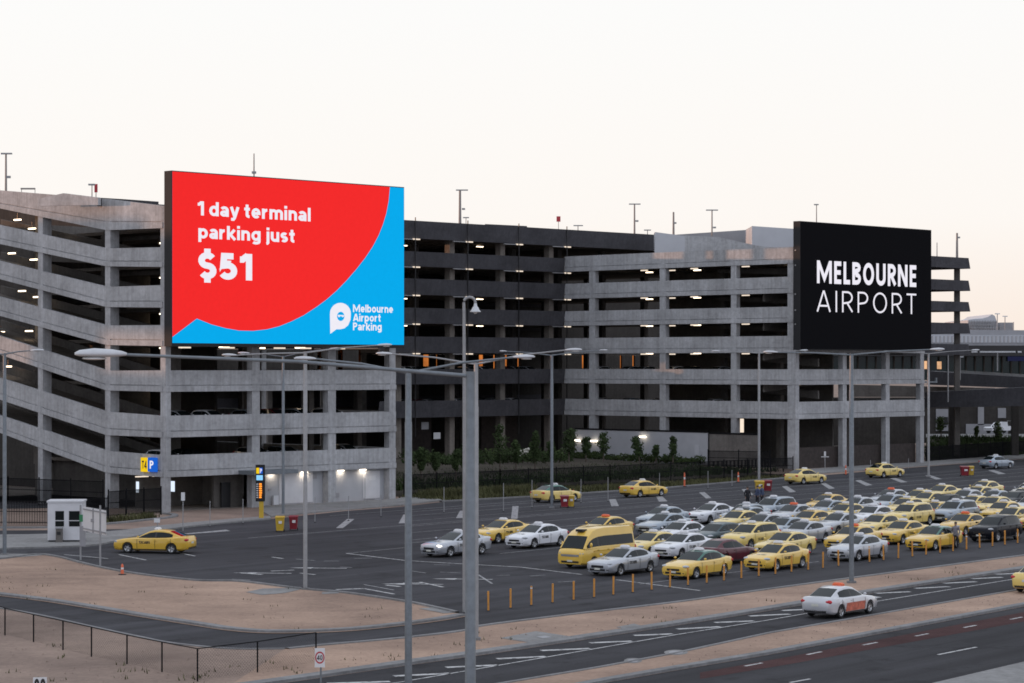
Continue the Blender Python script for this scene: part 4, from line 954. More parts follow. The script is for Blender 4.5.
for x, y0, y1, Y, w, h, lab in ((96, 184, 197, 217, .28, .75, 'small faded red sign on the left roof edge'), (558.5, 216.3, 236, 335, .55, .75, 'small red square sign on a post above the dark roof')):
    t = empty('roof_sign', Pd(x, y1, Y), lab, 'sign'); MB().tube([Pd(x, y1, Y), Pd(x, y0, Y)], .04, 5).build('post', 'pole_brown', t); MB().box(Pd(x, y0+h*F/Y/2, Y-.08), (w, .05, h)).build('sign_panel', 'sign_red', t)
slabpx([(485, 224), (527, 226), (527, 234), (485, 232)], 345, 5, 'roof_plant_room', 'dark_cladding', (0, 1, 0))
# ================================================================== FAR RIGHT: overpasses, terminal
def overpass(name, pts, Y0, Y1, depth, m, lab, cat='bridge'):
    """pts: (x, ytop, ybottom) at left and right"""
    (xa, ta, ba), (xb, tb, bb_) = pts
    t = empty(name, Pd(xa, ba, Y0), lab, cat)
    mb = MB(); mb.prism([Pd(xa, ba, Y0), Pd(xb, bb_, Y1), Pd(xb, tb, Y1), Pd(xa, ta, Y0)], Vector((.3, 1, 0))*depth); mb.build('girder', m, t)
    return t
ov = overpass('road_bridge', [(927, 371, 384.6), (1110, 382.5, 391.5)], 345, 320, 11, 'dark_cladding', 'upper dark road bridge sloping away at the right edge')
MB().prism([Pd(960, 370.4, 341-.2), Pd(1110, 379.5, 319.7), Pd(1110, 382.3, 319.7), Pd(960, 372.6, 341-.2)], (0.1, .3, 0)).build('barrier', 'path_concrete', ov)
ov2 = overpass('road_bridge', [(925, 392.3, 407.6), (1110, 383, 404.5)], 322, 305, 10, 'dark_cladding', 'lower dark road bridge above the parked white utility truck')
w = empty('retaining_wall', Pd(930, 392, 352), 'pale pinkish concrete wall seen in the gap between the two dark bridges', 'wall'); MB().prism([Pd(845, 384.5, 353), Pd(995, 388, 353), Pd(995, 397, 353), Pd(845, 397, 353)], (0, .5, 0)).build('wall_panel', 'concrete_warm', w)
for i, x in enumerate((957.5, 1021)):
    MB().box(Pd(x, 425, 328+.0)+Vector((0, 4, 0)), (.9, .9, 9.5)).build('pier', 'dark_soffit', ov2)
ub = empty('underpass_building', Pd(960, 440, 350), 'dim building with pale panels and dark doors under the lower bridge', 'building')
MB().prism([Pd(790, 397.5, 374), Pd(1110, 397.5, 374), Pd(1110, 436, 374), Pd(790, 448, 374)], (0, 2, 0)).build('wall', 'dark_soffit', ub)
for x0, x1, y0, y1, m in ((936, 953, 409, 431, 'grey_wall'), (978, 984, 407, 425, 'grey_wall'), (966, 1008, 424, 436, 'grey_wall'), (944, 948, 417, 425, 'trim_black'), (998, 1006, 408, 418, 'grey_wall')):
    MB().prism([Pd(x0, y0, 373.8 if m != 'trim_black' else 373.4), Pd(x1, y0, 373.8 if m != 'trim_black' else 373.4), Pd(x1, y1, 373.8 if m != 'trim_black' else 373.4), Pd(x0, y1, 373.8 if m != 'trim_black' else 373.4)], (0, .15, 0)).build('wall_panel', m, ub)
for x, yb, yt, wd, lab in ((941, 433, 416.5, .8, 'round bushy young tree nearest the garage corner under the bridge'), (953.5, 436, 417, .75, 'second bushy young tree under the lower bridge'), (976.5, 438, 426, .4, 'small thin sapling left of the white utility truck'), (998, 442, 421, .8, 'bushy young tree partly hiding the white utility truck')):
    tree(x, yb, yt, 346, wd, lab, 'leaf_light')
sheet('planting_bed', [(926, 461.5), (1110, 448), (1110, 437), (926, 441)], .02, 'mulch')
tufts('ground_cover', [G(random.uniform(926, 1030), random.uniform(441, 456)) for _ in range(500)], .2, .7, .1, 'leaf', 'dark ground cover below the trees at the far right')
tm = empty('terminal_building', Pd(980, 365, 470), 'long low terminal building with black roof band and green glass at the right edge', 'building')
MB().prism([Pd(800, 345.5, 470), Pd(1130, 345.5, 470), Pd(1130, 356, 470), Pd(800, 356, 470)], (0, 30, 0)).build('roof_band', 'trim_black', tm)
MB().prism([Pd(800, 356.2, 474), Pd(1130, 356.2, 474), Pd(1130, 380, 474), Pd(800, 380, 474)], (0, 24, 0)).build('glass_front', 'building_glass', tm)
for x in range(804, 1125, 9): MB().box(Pd(x, 366, 473.6), (.25, .3, 4.6)).build('mullion', 'dark_soffit', tm)
MB().prism([Pd(1008, 356.5, 473), Pd(1040, 356.5, 473), Pd(1040, 361, 473), Pd(1008, 361, 473)], (0, .3, 0)).build('fascia_sign', 'blue_sign_far', tm)
for x, x2, y, y2 in ((937.5, 941.5, 361.5, 369), (924.6, 927, 361, 369)): MB().prism([Pd(x, y, 360), Pd(x2, y, 360), Pd(x2, y2, 360), Pd(x, y2, 360)], (0, .4, 0)).build('lit_panel', 'orange_glow', tm)
MB().prism([Pd(925, 342.6, 500), Pd(1130, 342.6, 500), Pd(1130, 346, 500), Pd(925, 346, 500)], (0, 40, 0)).build('upper_deck', 'grey_wall', tm)
mb = MB()
for x in range(926, 1130, 4): mb.box(Pd(x, 339, 500), (.42, .3, 1.5))
mb.prism([Pd(925, 335, 500), Pd(1130, 335, 500), Pd(1130, 336.2, 500), Pd(925, 336.2, 500)], (0, .3, 0)); mb.build('railing', 'roof_white', tm)
MB().prism([Pd(925, 329.5, 515), Pd(1130, 331, 515), Pd(1130, 343, 515), Pd(925, 343, 515)], (0, 20, 0)).build('rear_wall', 'grey_wall', tm)
gh = empty('glass_roof_hall', Pd(985, 330, 560), 'pale hall with curved glass roof far behind the dark decks', 'building')
mb = MB(); mb.prism([Pd(968, 331, 560), Pd(968, 320, 560), Pd(974, 319, 560), Pd(982, 318.5, 560), (Pd(988, 317, 560)), Pd(992, 314.2, 560), Pd(995, 316, 560), Pd(997, 322, 560), Pd(998, 331, 560)], (0, 30, 0)); mb.build('roof_shell', 'roof_white', gh)
mb = MB()
for k in range(11): x = 969+k*2.7; mb.box(Pd(x, 325.5, 559.7), (.25, .2, 2.3))
for y in (322, 325, 328): mb.box(Pd(983, y, 559.6), (6.6, .2, .18))
mb.build('glazing_bars', 'grey_wall', gh)
MB().prism([Pd(1000, 322.5, 565), Pd(1013, 322.5, 565), Pd(1013, 331, 565), Pd(1000, 331, 565)], (0, 10, 0)).build('plant_room', 'grey_wall', gh)
def farlamp(x, y0, y1, Y, lab, heads=((-3, 3),)):
    t = empty('street_lamp', Pd(x, y1, Y), lab, 'street lamp', 'far street lamps on bridges'); MB().tube([Pd(x, y1, Y), Pd(x, y0, Y)], .1, 6).build('pole', 'grey_pole', t)
    for a, c in heads: MB().box(Pd(x+(a+c)/2, y0+.3, Y), (abs(c-a)*Y/F, .3, .2)).build('lamp_head', 'lamp_housing', t)
farlamp(997.3, 313.5, 333, 520, 'far lamp mast right of the curved glass roof', ((-2.5, 2.5),)); farlamp(1005, 316, 333, 540, 'farther lamp mast at the right beside the curved roof', ((-2.5, 2.5),)); farlamp(1013.5, 322, 333, 520, 'thin bare mast near the right edge of the skyline', ())
farlamp(997.4, 351.5, 371, 325, 'double headed lamp standing on the upper dark bridge', ((-26, -18), (18, 24), (-20, 20)))
farlamp(948, 354.5, 402, 318, 'thin lamp on the bridge side near the garage corner', ()); farlamp(960, 356.4, 380, 330, 'short lamp post with flat head by the bridge', ((-3.5, 3.5),))
# ================================================================== SMALL STREET FURNITURE
# white booth
bp = G(78, 546); t = empty('guard_booth', G(64, 543), 'small white ticket booth with two dark windows on the traffic island', 'booth')
bd = Vector((math.cos(R(4)), math.sin(R(4)), 0)); kk = F/bp.y
BP = Plane(G(47.6, 543.4), bd, Vector((bd.y, -bd.x, 0)))
wB = BP.px(82.6, 540)[0]; zB = BP.px(60, 502.5)[1]
mb = MB(); mb.prism([BP.at(0, .22), BP.at(wB, .22), BP.at(wB, zB), BP.at(0, zB)], -BP.n*2.2); mb.build('cabin', 'white_panel', t)
mb = MB(); mb.prism([BP.at(.05, .05, -.05), BP.at(wB-.05, .05, -.05), BP.at(wB-.05, .22, -.05), BP.at(.05, .22, -.05)], -BP.n*2.1); mb.build('base', 'black_metal', t)
mb = MB(); mb.prism([BP.at(-.06, zB+.002, .06), BP.at(wB+.06, zB+.002, .06), BP.at(wB+.06, zB+.12, .06), BP.at(-.06, zB+.12, .06)], -BP.n*2.32); mb.build('roof', 'white_panel', t)
for x0, x1 in ((55.3, 64), (69, 80)):
    a, za = BP.px(x0, 526.5); b2, zb2 = BP.px(x1, 511)
    w = MB().prism([BP.at(a, za, .015), BP.at(b2, za, .015), BP.at(b2, zb2, .015), BP.at(a, zb2, .015)], -BP.n*.1).build('window', 'glass', t)
    zm = (za*.62+zb2*.38); MB().box(BP.at((a+b2)/2, zm, .03), (b2-a, .05, .05), ax=bd).build('mullion', 'white_panel', w)
def cabinet(x, yb, yt, w, lab, name='ticket_machine', m='concrete_warm'):
    b = G(x, yb); z = Pd(x, yt, b.y).z; t = empty(name, b, lab, 'machine')
    MB().box(b+Vector((0, 0, z/2)), (w, .4, z)).build('housing', m, t); MB().box(b+Vector((0, 0, z+.04)), (w+.08, .5, .08)).build('lid', 'grey_wall', t); MB().box(b+Vector((0, -.215, z*.7)), (w*.6, .03, z*.2)).build('panel', 'trim_black', t)
cabinet(59.3, 543.8, 528.5, .42, 'beige machine cabinet standing before the white booth')
# sign frame seen from behind
t = empty('road_sign', G(80.5, 559.5), 'large grey road sign on two posts seen from behind beside the booth', 'sign')
pa, pb = G(80.6, 560), G(100.2, 566.5)
Pp = Plane(pa, (pb-pa).normalized(), Vector(((pb-pa).normalized().y, -(pb-pa).normalized().x, 0)))
for x, yb, yt in ((80.6, 560, 505), (100.2, 566.5, 505.5)):
    b = G(x, yb); MB().tube([b, Pd(x, yt, b.y)], .06, 8).build('post', 'grey_pole', t)
za = Pd(83, 530, pa.y).z; zb2 = Pd(83, 506, pa.y).z
q0 = pa.lerp(pb, .12)+Vector((0, .1, 0)); q1 = pa.lerp(pb, 1.0)+Vector((.35, .1, 0))
MB().prism([q0+Vector((0, 0, za)), q1+Vector((0, 0, za)), q1+Vector((0, 0, zb2)), q0+Vector((0, 0, zb2))], (0, .06, 0)).build('sign_panel', 'sign_white', t)
for f in (.45,): c = q0.lerp(q1, f)+Vector((0, -.06, (za+zb2)/2)); MB().box(c, (.09, .06, zb2-za)).build('stiffener', 'grey_wall', t); MB().box(c-Vector((0, .02, 0)), (.3, .06, .2)).build('clamp', 'grey_wall', t)
for zz in (za+.15, zb2-.15): MB().box(q0.lerp(q1, .5)+Vector((0, -.05, zz)), ((q1-q0).length, .05, .08), ax=q1-q0).build('rail', 'grey_wall', t)
s = MB().box(pa+Vector((.05, -.1, Pd(80, 518, pa.y).z)), (.22, .06, .45)); s.build('green_plate', 'sign_green', t)
MB().box(pa+Vector((.15, -.1, Pd(80, 536, pa.y).z)), (.38, .1, 1.3)).build('control_box', 'grey_wall', t)
t = empty('small_sign', G(157, 541), 'little white cross shaped sign behind the roof of the left yellow taxi', 'sign')
b = G(157.5, 540); MB().tube([b, Pd(157.5, 521, b.y)], .04, 6).build('post', 'grey_pole', t); MB().box(Pd(157, 520.5, b.y-.06), (.42, .05, .3)).build('sign_panel', 'sign_white', t)
t = empty('small_sign', G(183, 531), 'small white rectangular sign on a pole at the garage entrance', 'sign')
b = G(183, 531); MB().tube([b, Pd(183, 493, b.y)], .04, 6).build('post', 'grey_pole', t); MB().box(Pd(183, 496.5, b.y-.06), (.28, .05, .62)).build('sign_panel', 'sign_white', t)
t = empty('small_sign', G(825, 478), 'small white sign on a thin post before the brown timber screen', 'sign')
b = G(825, 473); MB().tube([b, Pd(825, 452, b.y)], .05, 6).build('post', 'grey_pole', t); MB().box(Pd(825, 454.5, b.y-.06), (.22, .05, .7)).build('sign_panel', 'sign_white', t); MB().box(Pd(825, 456.8, b.y-.06), (.9, .05, .08)).build('cross_bar', 'sign_white', t)
# totem sign
b = G(261, 519.5); Y = b.y; t = empty('totem_sign', b, 'dark totem sign with lit blue and amber panels on a yellow post', 'sign')
Pt = Plane(Vector((b.x, Y, 0)), Vector((1, 0, 0)), Vector((0, -1, 0)))
def tp(x0, x1, y0, y1, nm, m, off=0., th=.3): 
    a, za = Pt.px(x0, y1); c, zc = Pt.px(x1, y0); return MB().prism([Pt.at(a, za, off), Pt.at(c, za, off), Pt.at(c, zc, off), Pt.at(a, zc, off)], (0, th, 0)).build(nm, m, t)
tp(255.6, 264.7, 464.8, 501.5, 'cabinet', 'black_cabinet'); tp(259, 263.4, 501.5, 519.5, 'post', 'bin_yellow', -.05, .2)
tp(256.3, 259.4, 467.8, 473.6, 'yellow_panel', 'sign_yellow_lit', .02, .02); tp(259.5, 262.6, 467.8, 473.6, 'blue_panel', 'sign_blue_lit', .02, .02); tp(256.4, 262.8, 475.2, 480.2, 'cyan_panel', 'led_cyan', .02, .02)
text_on(Pt, 'P', 260.2, 473, 262.0, 4.4, .03, .2).build('lettering', 'screen_white', t)
mb = MB(); random.seed(3)
for k in range(7):                                          # amber matrix rows, as illegible as in the photograph
    a, za = Pt.px(259.2, 484.8+k*2.2); c, zc = Pt.px(261.8+random.uniform(-.3, .5), 483.3+k*2.2); mb.prism([Pt.at(a, za, .02), Pt.at(c, za, .02), Pt.at(c, zc, .02), Pt.at(a, zc, .02)], (0, .015, 0))
mb.build('amber_display', 'led_amber', t)
mb = MB()
for k in range(7):
    a, za = Pt.px(256.3, 484.6+k*2.2); c, zc = Pt.px(258.3, 483.6+k*2.2); mb.prism([Pt.at(a, za, .02), Pt.at(c, za, .02), Pt.at(c, zc, .02), Pt.at(a, zc, .02)], (0, .015, 0))
mb.build('white_text_rows', 'sign_white', t)
# speed sign
b = G(320.8, 694); Y = b.y; Ps = Plane(Vector((b.x, Y-.06, 0)), Vector((1, 0, 0)), Vector((0, -1, 0)))
t = empty('speed_sign', b, 'white 40 speed limit sign with red ring at the end of the chain link fence', 'sign')
MB().tube([b, Pd(320.8, 651, Y)], .035, 8).build('post', 'galvanised', t)
a, za = Ps.px(314.8, 667.3); c, zc = Ps.px(324.8, 648.2); MB().prism([Ps.at(a, za), Ps.at(c, za), Ps.at(c, zc), Ps.at(a, zc)], (0, .02, 0)).build('sign_panel', 'sign_white', t)
def pring(cx, cy, rx, ry, rr, n=28):
    o = []; i = []
    for k in range(n):
        an = 2*math.pi*k/n; o.append(Ps.at(*Ps.px(cx+rx*math.cos(an), cy+ry*math.sin(an)), .006)); i.append(Ps.at(*Ps.px(cx+rx*rr*math.cos(an), cy+ry*rr*math.sin(an)), .006))
    return MB().add(o+i, [(k, (k+1) % n, n+(k+1) % n, n+k) for k in range(n)])
pring(319.8, 657.6, 4.7, 6.1, .76).build('red_ring', 'sign_red', t); text_on(Ps, '40', 317.0, 660.2, 322.5, 5.2, .006, .17).build('lettering', 'ink', t)
b = G(40, 740); Y = b.y; t = empty('road_sign', b, 'top of a white sign with heavy black figures at the lower left edge', 'sign')
Ps = Plane(Vector((b.x, Y, 0)), Vector((1, .15, 0)).normalized(), Vector((.15, -1, 0)).normalized()); a, za = Ps.px(33, 693); c, zc = Ps.px(46.8, 677.2)
MB().tube([b+Vector((0, .06, 0)), Pd(40, 678, Y)+Vector((0, .06, 0))], .03, 8).build('post', 'galvanised', t)
MB().prism([Ps.at(a, za), Ps.at(c, za), Ps.at(c, zc), Ps.at(a, zc)], (0, .02, 0)).build('sign_panel', 'sign_white', t)
text_on(Ps, '00', 34.2, 691, 45.5, 12.2, .006, .25).build('lettering', 'ink', t)
# wheelie bins
def wbin(x, yb, yt, m, lab, w=.62):
    b = G(x, yb); h = Pd(x, yt, b.y).z; t = empty('wheelie_bin', b, lab, 'bin', 'wheelie bins in pairs by the lamp posts')
    mb = MB(); wl, wh = w*.40, w*.5; mb.add([Vector((sx*w_, sy*w_*1.1, z))+b for z, w_ in ((.12, wl), (h*.86, wh)) for sx, sy in ((-1, -1), (1, -1), (1, 1), (-1, 1))], [(3, 2, 1, 0), (4, 5, 6, 7), (0, 1, 5, 4), (1, 2, 6, 5), (2, 3, 7, 6), (3, 0, 4, 7)]); mb.build('bin_body', m, t)
    mb = MB(); mb.add([Vector((sx*wh*1.08, sy*wh*1.2, h*.865+(.0 if k == 0 else h*.13*(1 if sy > 0 else .6))))+b for k in (0, 1) for sx, sy in ((-1, -1), (1, -1), (1, 1), (-1, 1))], [(3, 2, 1, 0), (4, 5, 6, 7), (0, 1, 5, 4), (1, 2, 6, 5), (2, 3, 7, 6), (3, 0, 4, 7)]); mb.build('lid', m, t)
    for sx in (-1, 1): MB().lathe([(.02, -.04), (.11, -.04), (.11, .04), (.02, .04)], b+Vector((sx*w*.42, w*.42, .11)), n=12).build('wheel', 'rubber', t) if False else MB().tube([b+Vector((sx*w*.46-.03, w*.42, .11)), b+Vector((sx*w*.46+.03, w*.42, .11))], .11, 12).build('wheel', 'rubber', t)
    MB().box(b+Vector((.05, -wh*1.13, h*.62)), (w*.4, .02, .2)).build('sticker', 'sign_white', t)
wbin(280, 532, 516, 'bin_yellow', 'yellow wheelie bin in front of the white service walls'); wbin(293.6, 530.5, 515.5, 'bin_red', 'red wheelie bin to the right of the yellow bin near the white service walls')
wbin(564.5, 508, 495.2, 'bin_red', 'red wheelie bin at the foot of the mid yard lamp post', .72); wbin(570.8, 507.6, 495, 'bin_yellow', 'yellow wheelie bin half hidden beside the mid yard red bin')
wbin(759.5, 492.6, 480.5, 'bin_yellow', 'yellow wheelie bin beside the person in dark clothes', .85); wbin(767.5, 491.8, 480, 'bin_red', 'red wheelie bin right of the yellow bin near the right corner column', .8)
wbin(964.7, 476.3, 466, 'bin_red', 'red wheelie bin by the far right lamp post', .9); wbin(971, 476, 465.9, 'bin_yellow', 'yellow wheelie bin by the far right lamp post', .6)
# traffic cones / delineators
def cone(x, yb, yt, lab, m='cone_orange'):
    b = G(x, yb); h = Pd(x, yt, b.y).z; t = empty('traffic_delineator', b, lab, 'bollard')
    MB().lathe([(.24, 0), (.24, .07), (.10, .09)], b, n=14, smooth=False).build('base', 'rubber', t); MB().lathe([(.10, .09), (.075, h*.8), (.08, h*.86), (.03, h)], b, n=12).build('post', m, t); MB().lathe([(.088, h*.52), (.084, h*.68)], b, n=12).build('reflective_band', 'sign_white', t)
cone(122.3, 575.2, 563.8, 'orange traffic delineator on the left sand edge'); cone(684.5, 486.8, 472.5, 'orange and white delineator on the grass right of the driving yellow taxi'); cone(738.3, 482.4, 472, 'orange and white delineator on the grass left of the corner lamp post')
cone(845.8, 475, 465, 'pink orange delineator before the brown timber screen', 'cone_orange'); cone(573.3, 501, 489.8, 'orange delineator behind the green roofed taxi')
# yellow flexible bollards along the front row
xs = [488, 510, 531.3, 552.4, 573.3, 593.8, 613.8, 632.5, 651.2, 670, 688.5, 706.3, 724.2, 741.5, 758.3, 775, 791.8, 807.8, 823.2, 838.7, 869, 883.6, 898, 912.3, 926.2, 940, 953.4, 966.8, 980, 992.6, 1005, 1017.5]
for i, x in enumerate(xs):
    yb = 611.2-(x-488)*(611.2-543.5)/(1017.5-488)
    b = G(x, yb); b.x += random.uniform(-.03, .03); t = empty('yellow_bollard', b, 'slim yellow bollard in the long row along the taxi yard edge', 'bollard', 'yellow bollards in a row along the yard edge')
    tilt = Vector((random.uniform(-.02, .02), random.uniform(-.02, .02), 1.02))
    MB().tube([b, b+tilt*.5, b+tilt], .052, 10).build('post', 'orange_plastic', t); MB().lathe([(.11, 0), (.10, .03), (.06, .05)], b, n=10).build('base', 'rubber', t); MB().lathe([(.055, .88), (.055, .95)], b+Vector((tilt.x, tilt.y, 0))*.9, n=10).build('band', 'sign_white' if i in (2, 12, 20, 27) else 'orange_plastic', t)
# thin white posts along the far kerb
for x, yb, yt in ((210, 527, 501), (243, 524, 499), (315, 522.5, 497), (348.5, 521, 496), (381, 517, 495), (444, 513, 487), (503.5, 511.8, 483), (532, 508, 480), (581, 503, 479), (608, 501.5, 477), (659.5, 490.5, 473), (708, 489, 471), (732, 487, 470), (870.5, 470.5, 460), (908.5, 469, 458.5), (365, 504.5, 478)):
    b = G(x, yb); t = empty('marker_post', b, 'thin grey marker post along the far side of the yard', 'post', 'thin marker posts along the far kerb')
    MB().tube([b, Pd(x, yt, b.y)], .035, 6).build('post', 'grey_pole', t); MB().box(b+Vector((0, 0, .03)), (.16, .16, .06)).build('base', 'rubber', t)
# ================================================================== VEHICLES
def arch_st(xs, wheels, r):
    s = set(xs)
    for w in wheels:
        for d in (-1.0, -.93, -.75, -.45, 0, .45, .75, .93, 1.0): s.add(round(w+d*r, 4))
        s.add(round(w+1.03*r, 4)); s.add(round(w-1.03*r, 4))
    return sorted(s)
def interp(tab, x):
    tab = sorted(tab)
    if x <= tab[0][0]: return tab[0][1:]
    for a, b in zip(tab, tab[1:]):
        if x <= b[0]:
            t = (x-a[0])/(b[0]-a[0]); return tuple(p+(q-p)*t for p, q in zip(a[1:], b[1:]))
    return tab[-1][1:]
SPEC = {
 'sedan': dict(body=[(2.41, .61, .28, .66), (2.385, .70, .22, .74), (2.2, .775, .19, .83), (1.8, .86, .18, .895), (1.4, .915, .18, .91), (1.0, .965, .18, .912), (.3, .965, .18, .912), (-1.0, .985, .18, .912), (-1.6, 1.025, .19, .905), (-2.0, 1.04, .21, .875), (-2.28, 1.02, .26, .80), (-2.37, .93, .32, .74), (-2.41, .74, .38, .66)],
     cab=[(1.05, .965, .69, .80), (.62, 1.185, .665, .80), (.2, 1.385, .60, .80), (-.2, 1.452, .585, .80), (-.72, 1.45, .58, .80), (-1.15, 1.385, .575, .79), (-1.55, 1.215, .61, .77), (-1.95, 1.04, .66, .74)],
     ws=(.2, 1.05), rw=(-1.95, -1.15), belt=.94, s1=.84, glass=(-1.35, .85), bp=-.28, wheels=(1.42, -1.38), r=.325, lamp=(2.16, .66, .70), tail=(-2.27, .64, .83), grille=(2.375, .475, .585), sign=-.15, taillab=.97),
 'wagon': dict(body=[(2.42, .76, .30, .70), (2.36, .86, .26, .78), (2.15, .95, .22, .86), (1.7, 1.03, .22, .93), (1.2, 1.07, .22, .945), (1.0, 1.09, .22, .945), (-1.5, 1.10, .22, .94), (-2.0, 1.10, .25, .91), (-2.3, 1.08, .30, .86), (-2.39, .98, .36, .80), (-2.42, .80, .42, .74)],
     cab=[(1.12, 1.09, .74, .84), (.72, 1.33, .71, .84), (.32, 1.55, .66, .84), (-.2, 1.655, .645, .84), (-1.2, 1.66, .64, .83), (-1.9, 1.60, .62, .82), (-2.12, 1.42, .64, .80), (-2.32, 1.10, .68, .77)],
     ws=(.32, 1.12), rw=(-2.32, -1.9), belt=1.07, s1=.86, glass=(-2.0, .9), bp=-.25, wheels=(1.43, -1.42), r=.36, lamp=(2.12, .70, .86), tail=(-2.3, .70, .96), grille=(2.385, .56, .72), sign=-.1, taillab=1.0),
 'hatch': dict(body=[(2.1, .60, .34, .60), (2.06, .72, .24, .72), (1.9, .80, .2, .82), (1.5, .89, .19, .88), (1.1, .97, .19, .89), (-1.2, 1.0, .19, .885), (-1.8, 1.0, .24, .85), (-2.02, .95, .3, .78), (-2.08, .75, .38, .7)],
     cab=[(1.15, .975, .68, .78), (.75, 1.18, .655, .78), (.35, 1.385, .6, .78), (-.1, 1.47, .58, .78), (-1.0, 1.46, .57, .77), (-1.5, 1.38, .56, .76), (-1.75, 1.2, .6, .74), (-1.98, 1.0, .64, .72)],
     ws=(.35, 1.15), rw=(-1.98, -1.5), belt=.955, s1=.85, glass=(-1.5, .95), bp=-.2, wheels=(1.28, -1.26), r=.315, lamp=(1.88, .64, .72), tail=(-1.98, .64, .86), grille=(2.06, .50, .58), sign=-.1, taillab=.9),
 'van': dict(body=[(2.66, .84, .30, .80), (2.64, .95, .26, .86), (2.52, 1.10, .24, .91), (2.3, 1.16, .22, .94), (1.2, 1.18, .22, .945), (-2.4, 1.18, .22, .945), (-2.62, 1.17, .30, .92), (-2.68, .9, .36, .90)],
     cab=[(2.44, 1.16, .86, .90), (2.15, 1.52, .82, .90), (1.88, 1.84, .76, .90), (1.5, 2.10, .73, .90), (1.0, 2.25, .70, .90), (.2, 2.29, .69, .90), (-2.3, 2.27, .69, .90), (-2.55, 2.19, .70, .89), (-2.66, 1.25, .78, .87)],
     ws=(1.88, 2.44), rw=(-3, -2.9), belt=1.15, s1=.60, glass=(-2.45, 2.2), bp=1.05, wheels=(1.55, -1.5), r=.33, lamp=(2.53, .70, .86), tail=(-2.62, .80, 1.0), grille=(2.615, .70, .82), sign=None, taillab=.9),
}
import copy
fal = copy.deepcopy(SPEC['sedan'])
fal['body'] = [(2.46, .64, .28, .62), (2.43, .72, .22, .72), (2.25, .79, .19, .84), (1.85, .865, .18, .90), (1.45, .905, .18, .92), (.92, .955, .18, .922), (.2, .96, .18, .922), (-1.0, .985, .18, .922), (-1.6, 1.03, .19, .915), (-2.05, 1.06, .21, .885), (-2.36, 1.05, .26, .81), (-2.44, .95, .32, .74), (-2.48, .76, .38, .66)]
fal['cab'] = [(.95, .955, .69, .80), (.5, 1.18, .665, .80), (.08, 1.375, .60, .80), (-.3, 1.435, .59, .80), (-.8, 1.425, .585, .80), (-1.2, 1.36, .58, .79), (-1.62, 1.20, .61, .77), (-2.05, 1.055, .66, .74)]
fal.update(ws=(.08, .95), rw=(-2.05, -1.2), glass=(-1.45, .76), bp=-.36, wheels=(1.46, -1.42), lamp=(2.2, .64, .69), tail=(-2.34, .64, .86), grille=(2.4, .46, .60), sign=-.2)
SPEC['saloon'] = fal
PROTO = {}
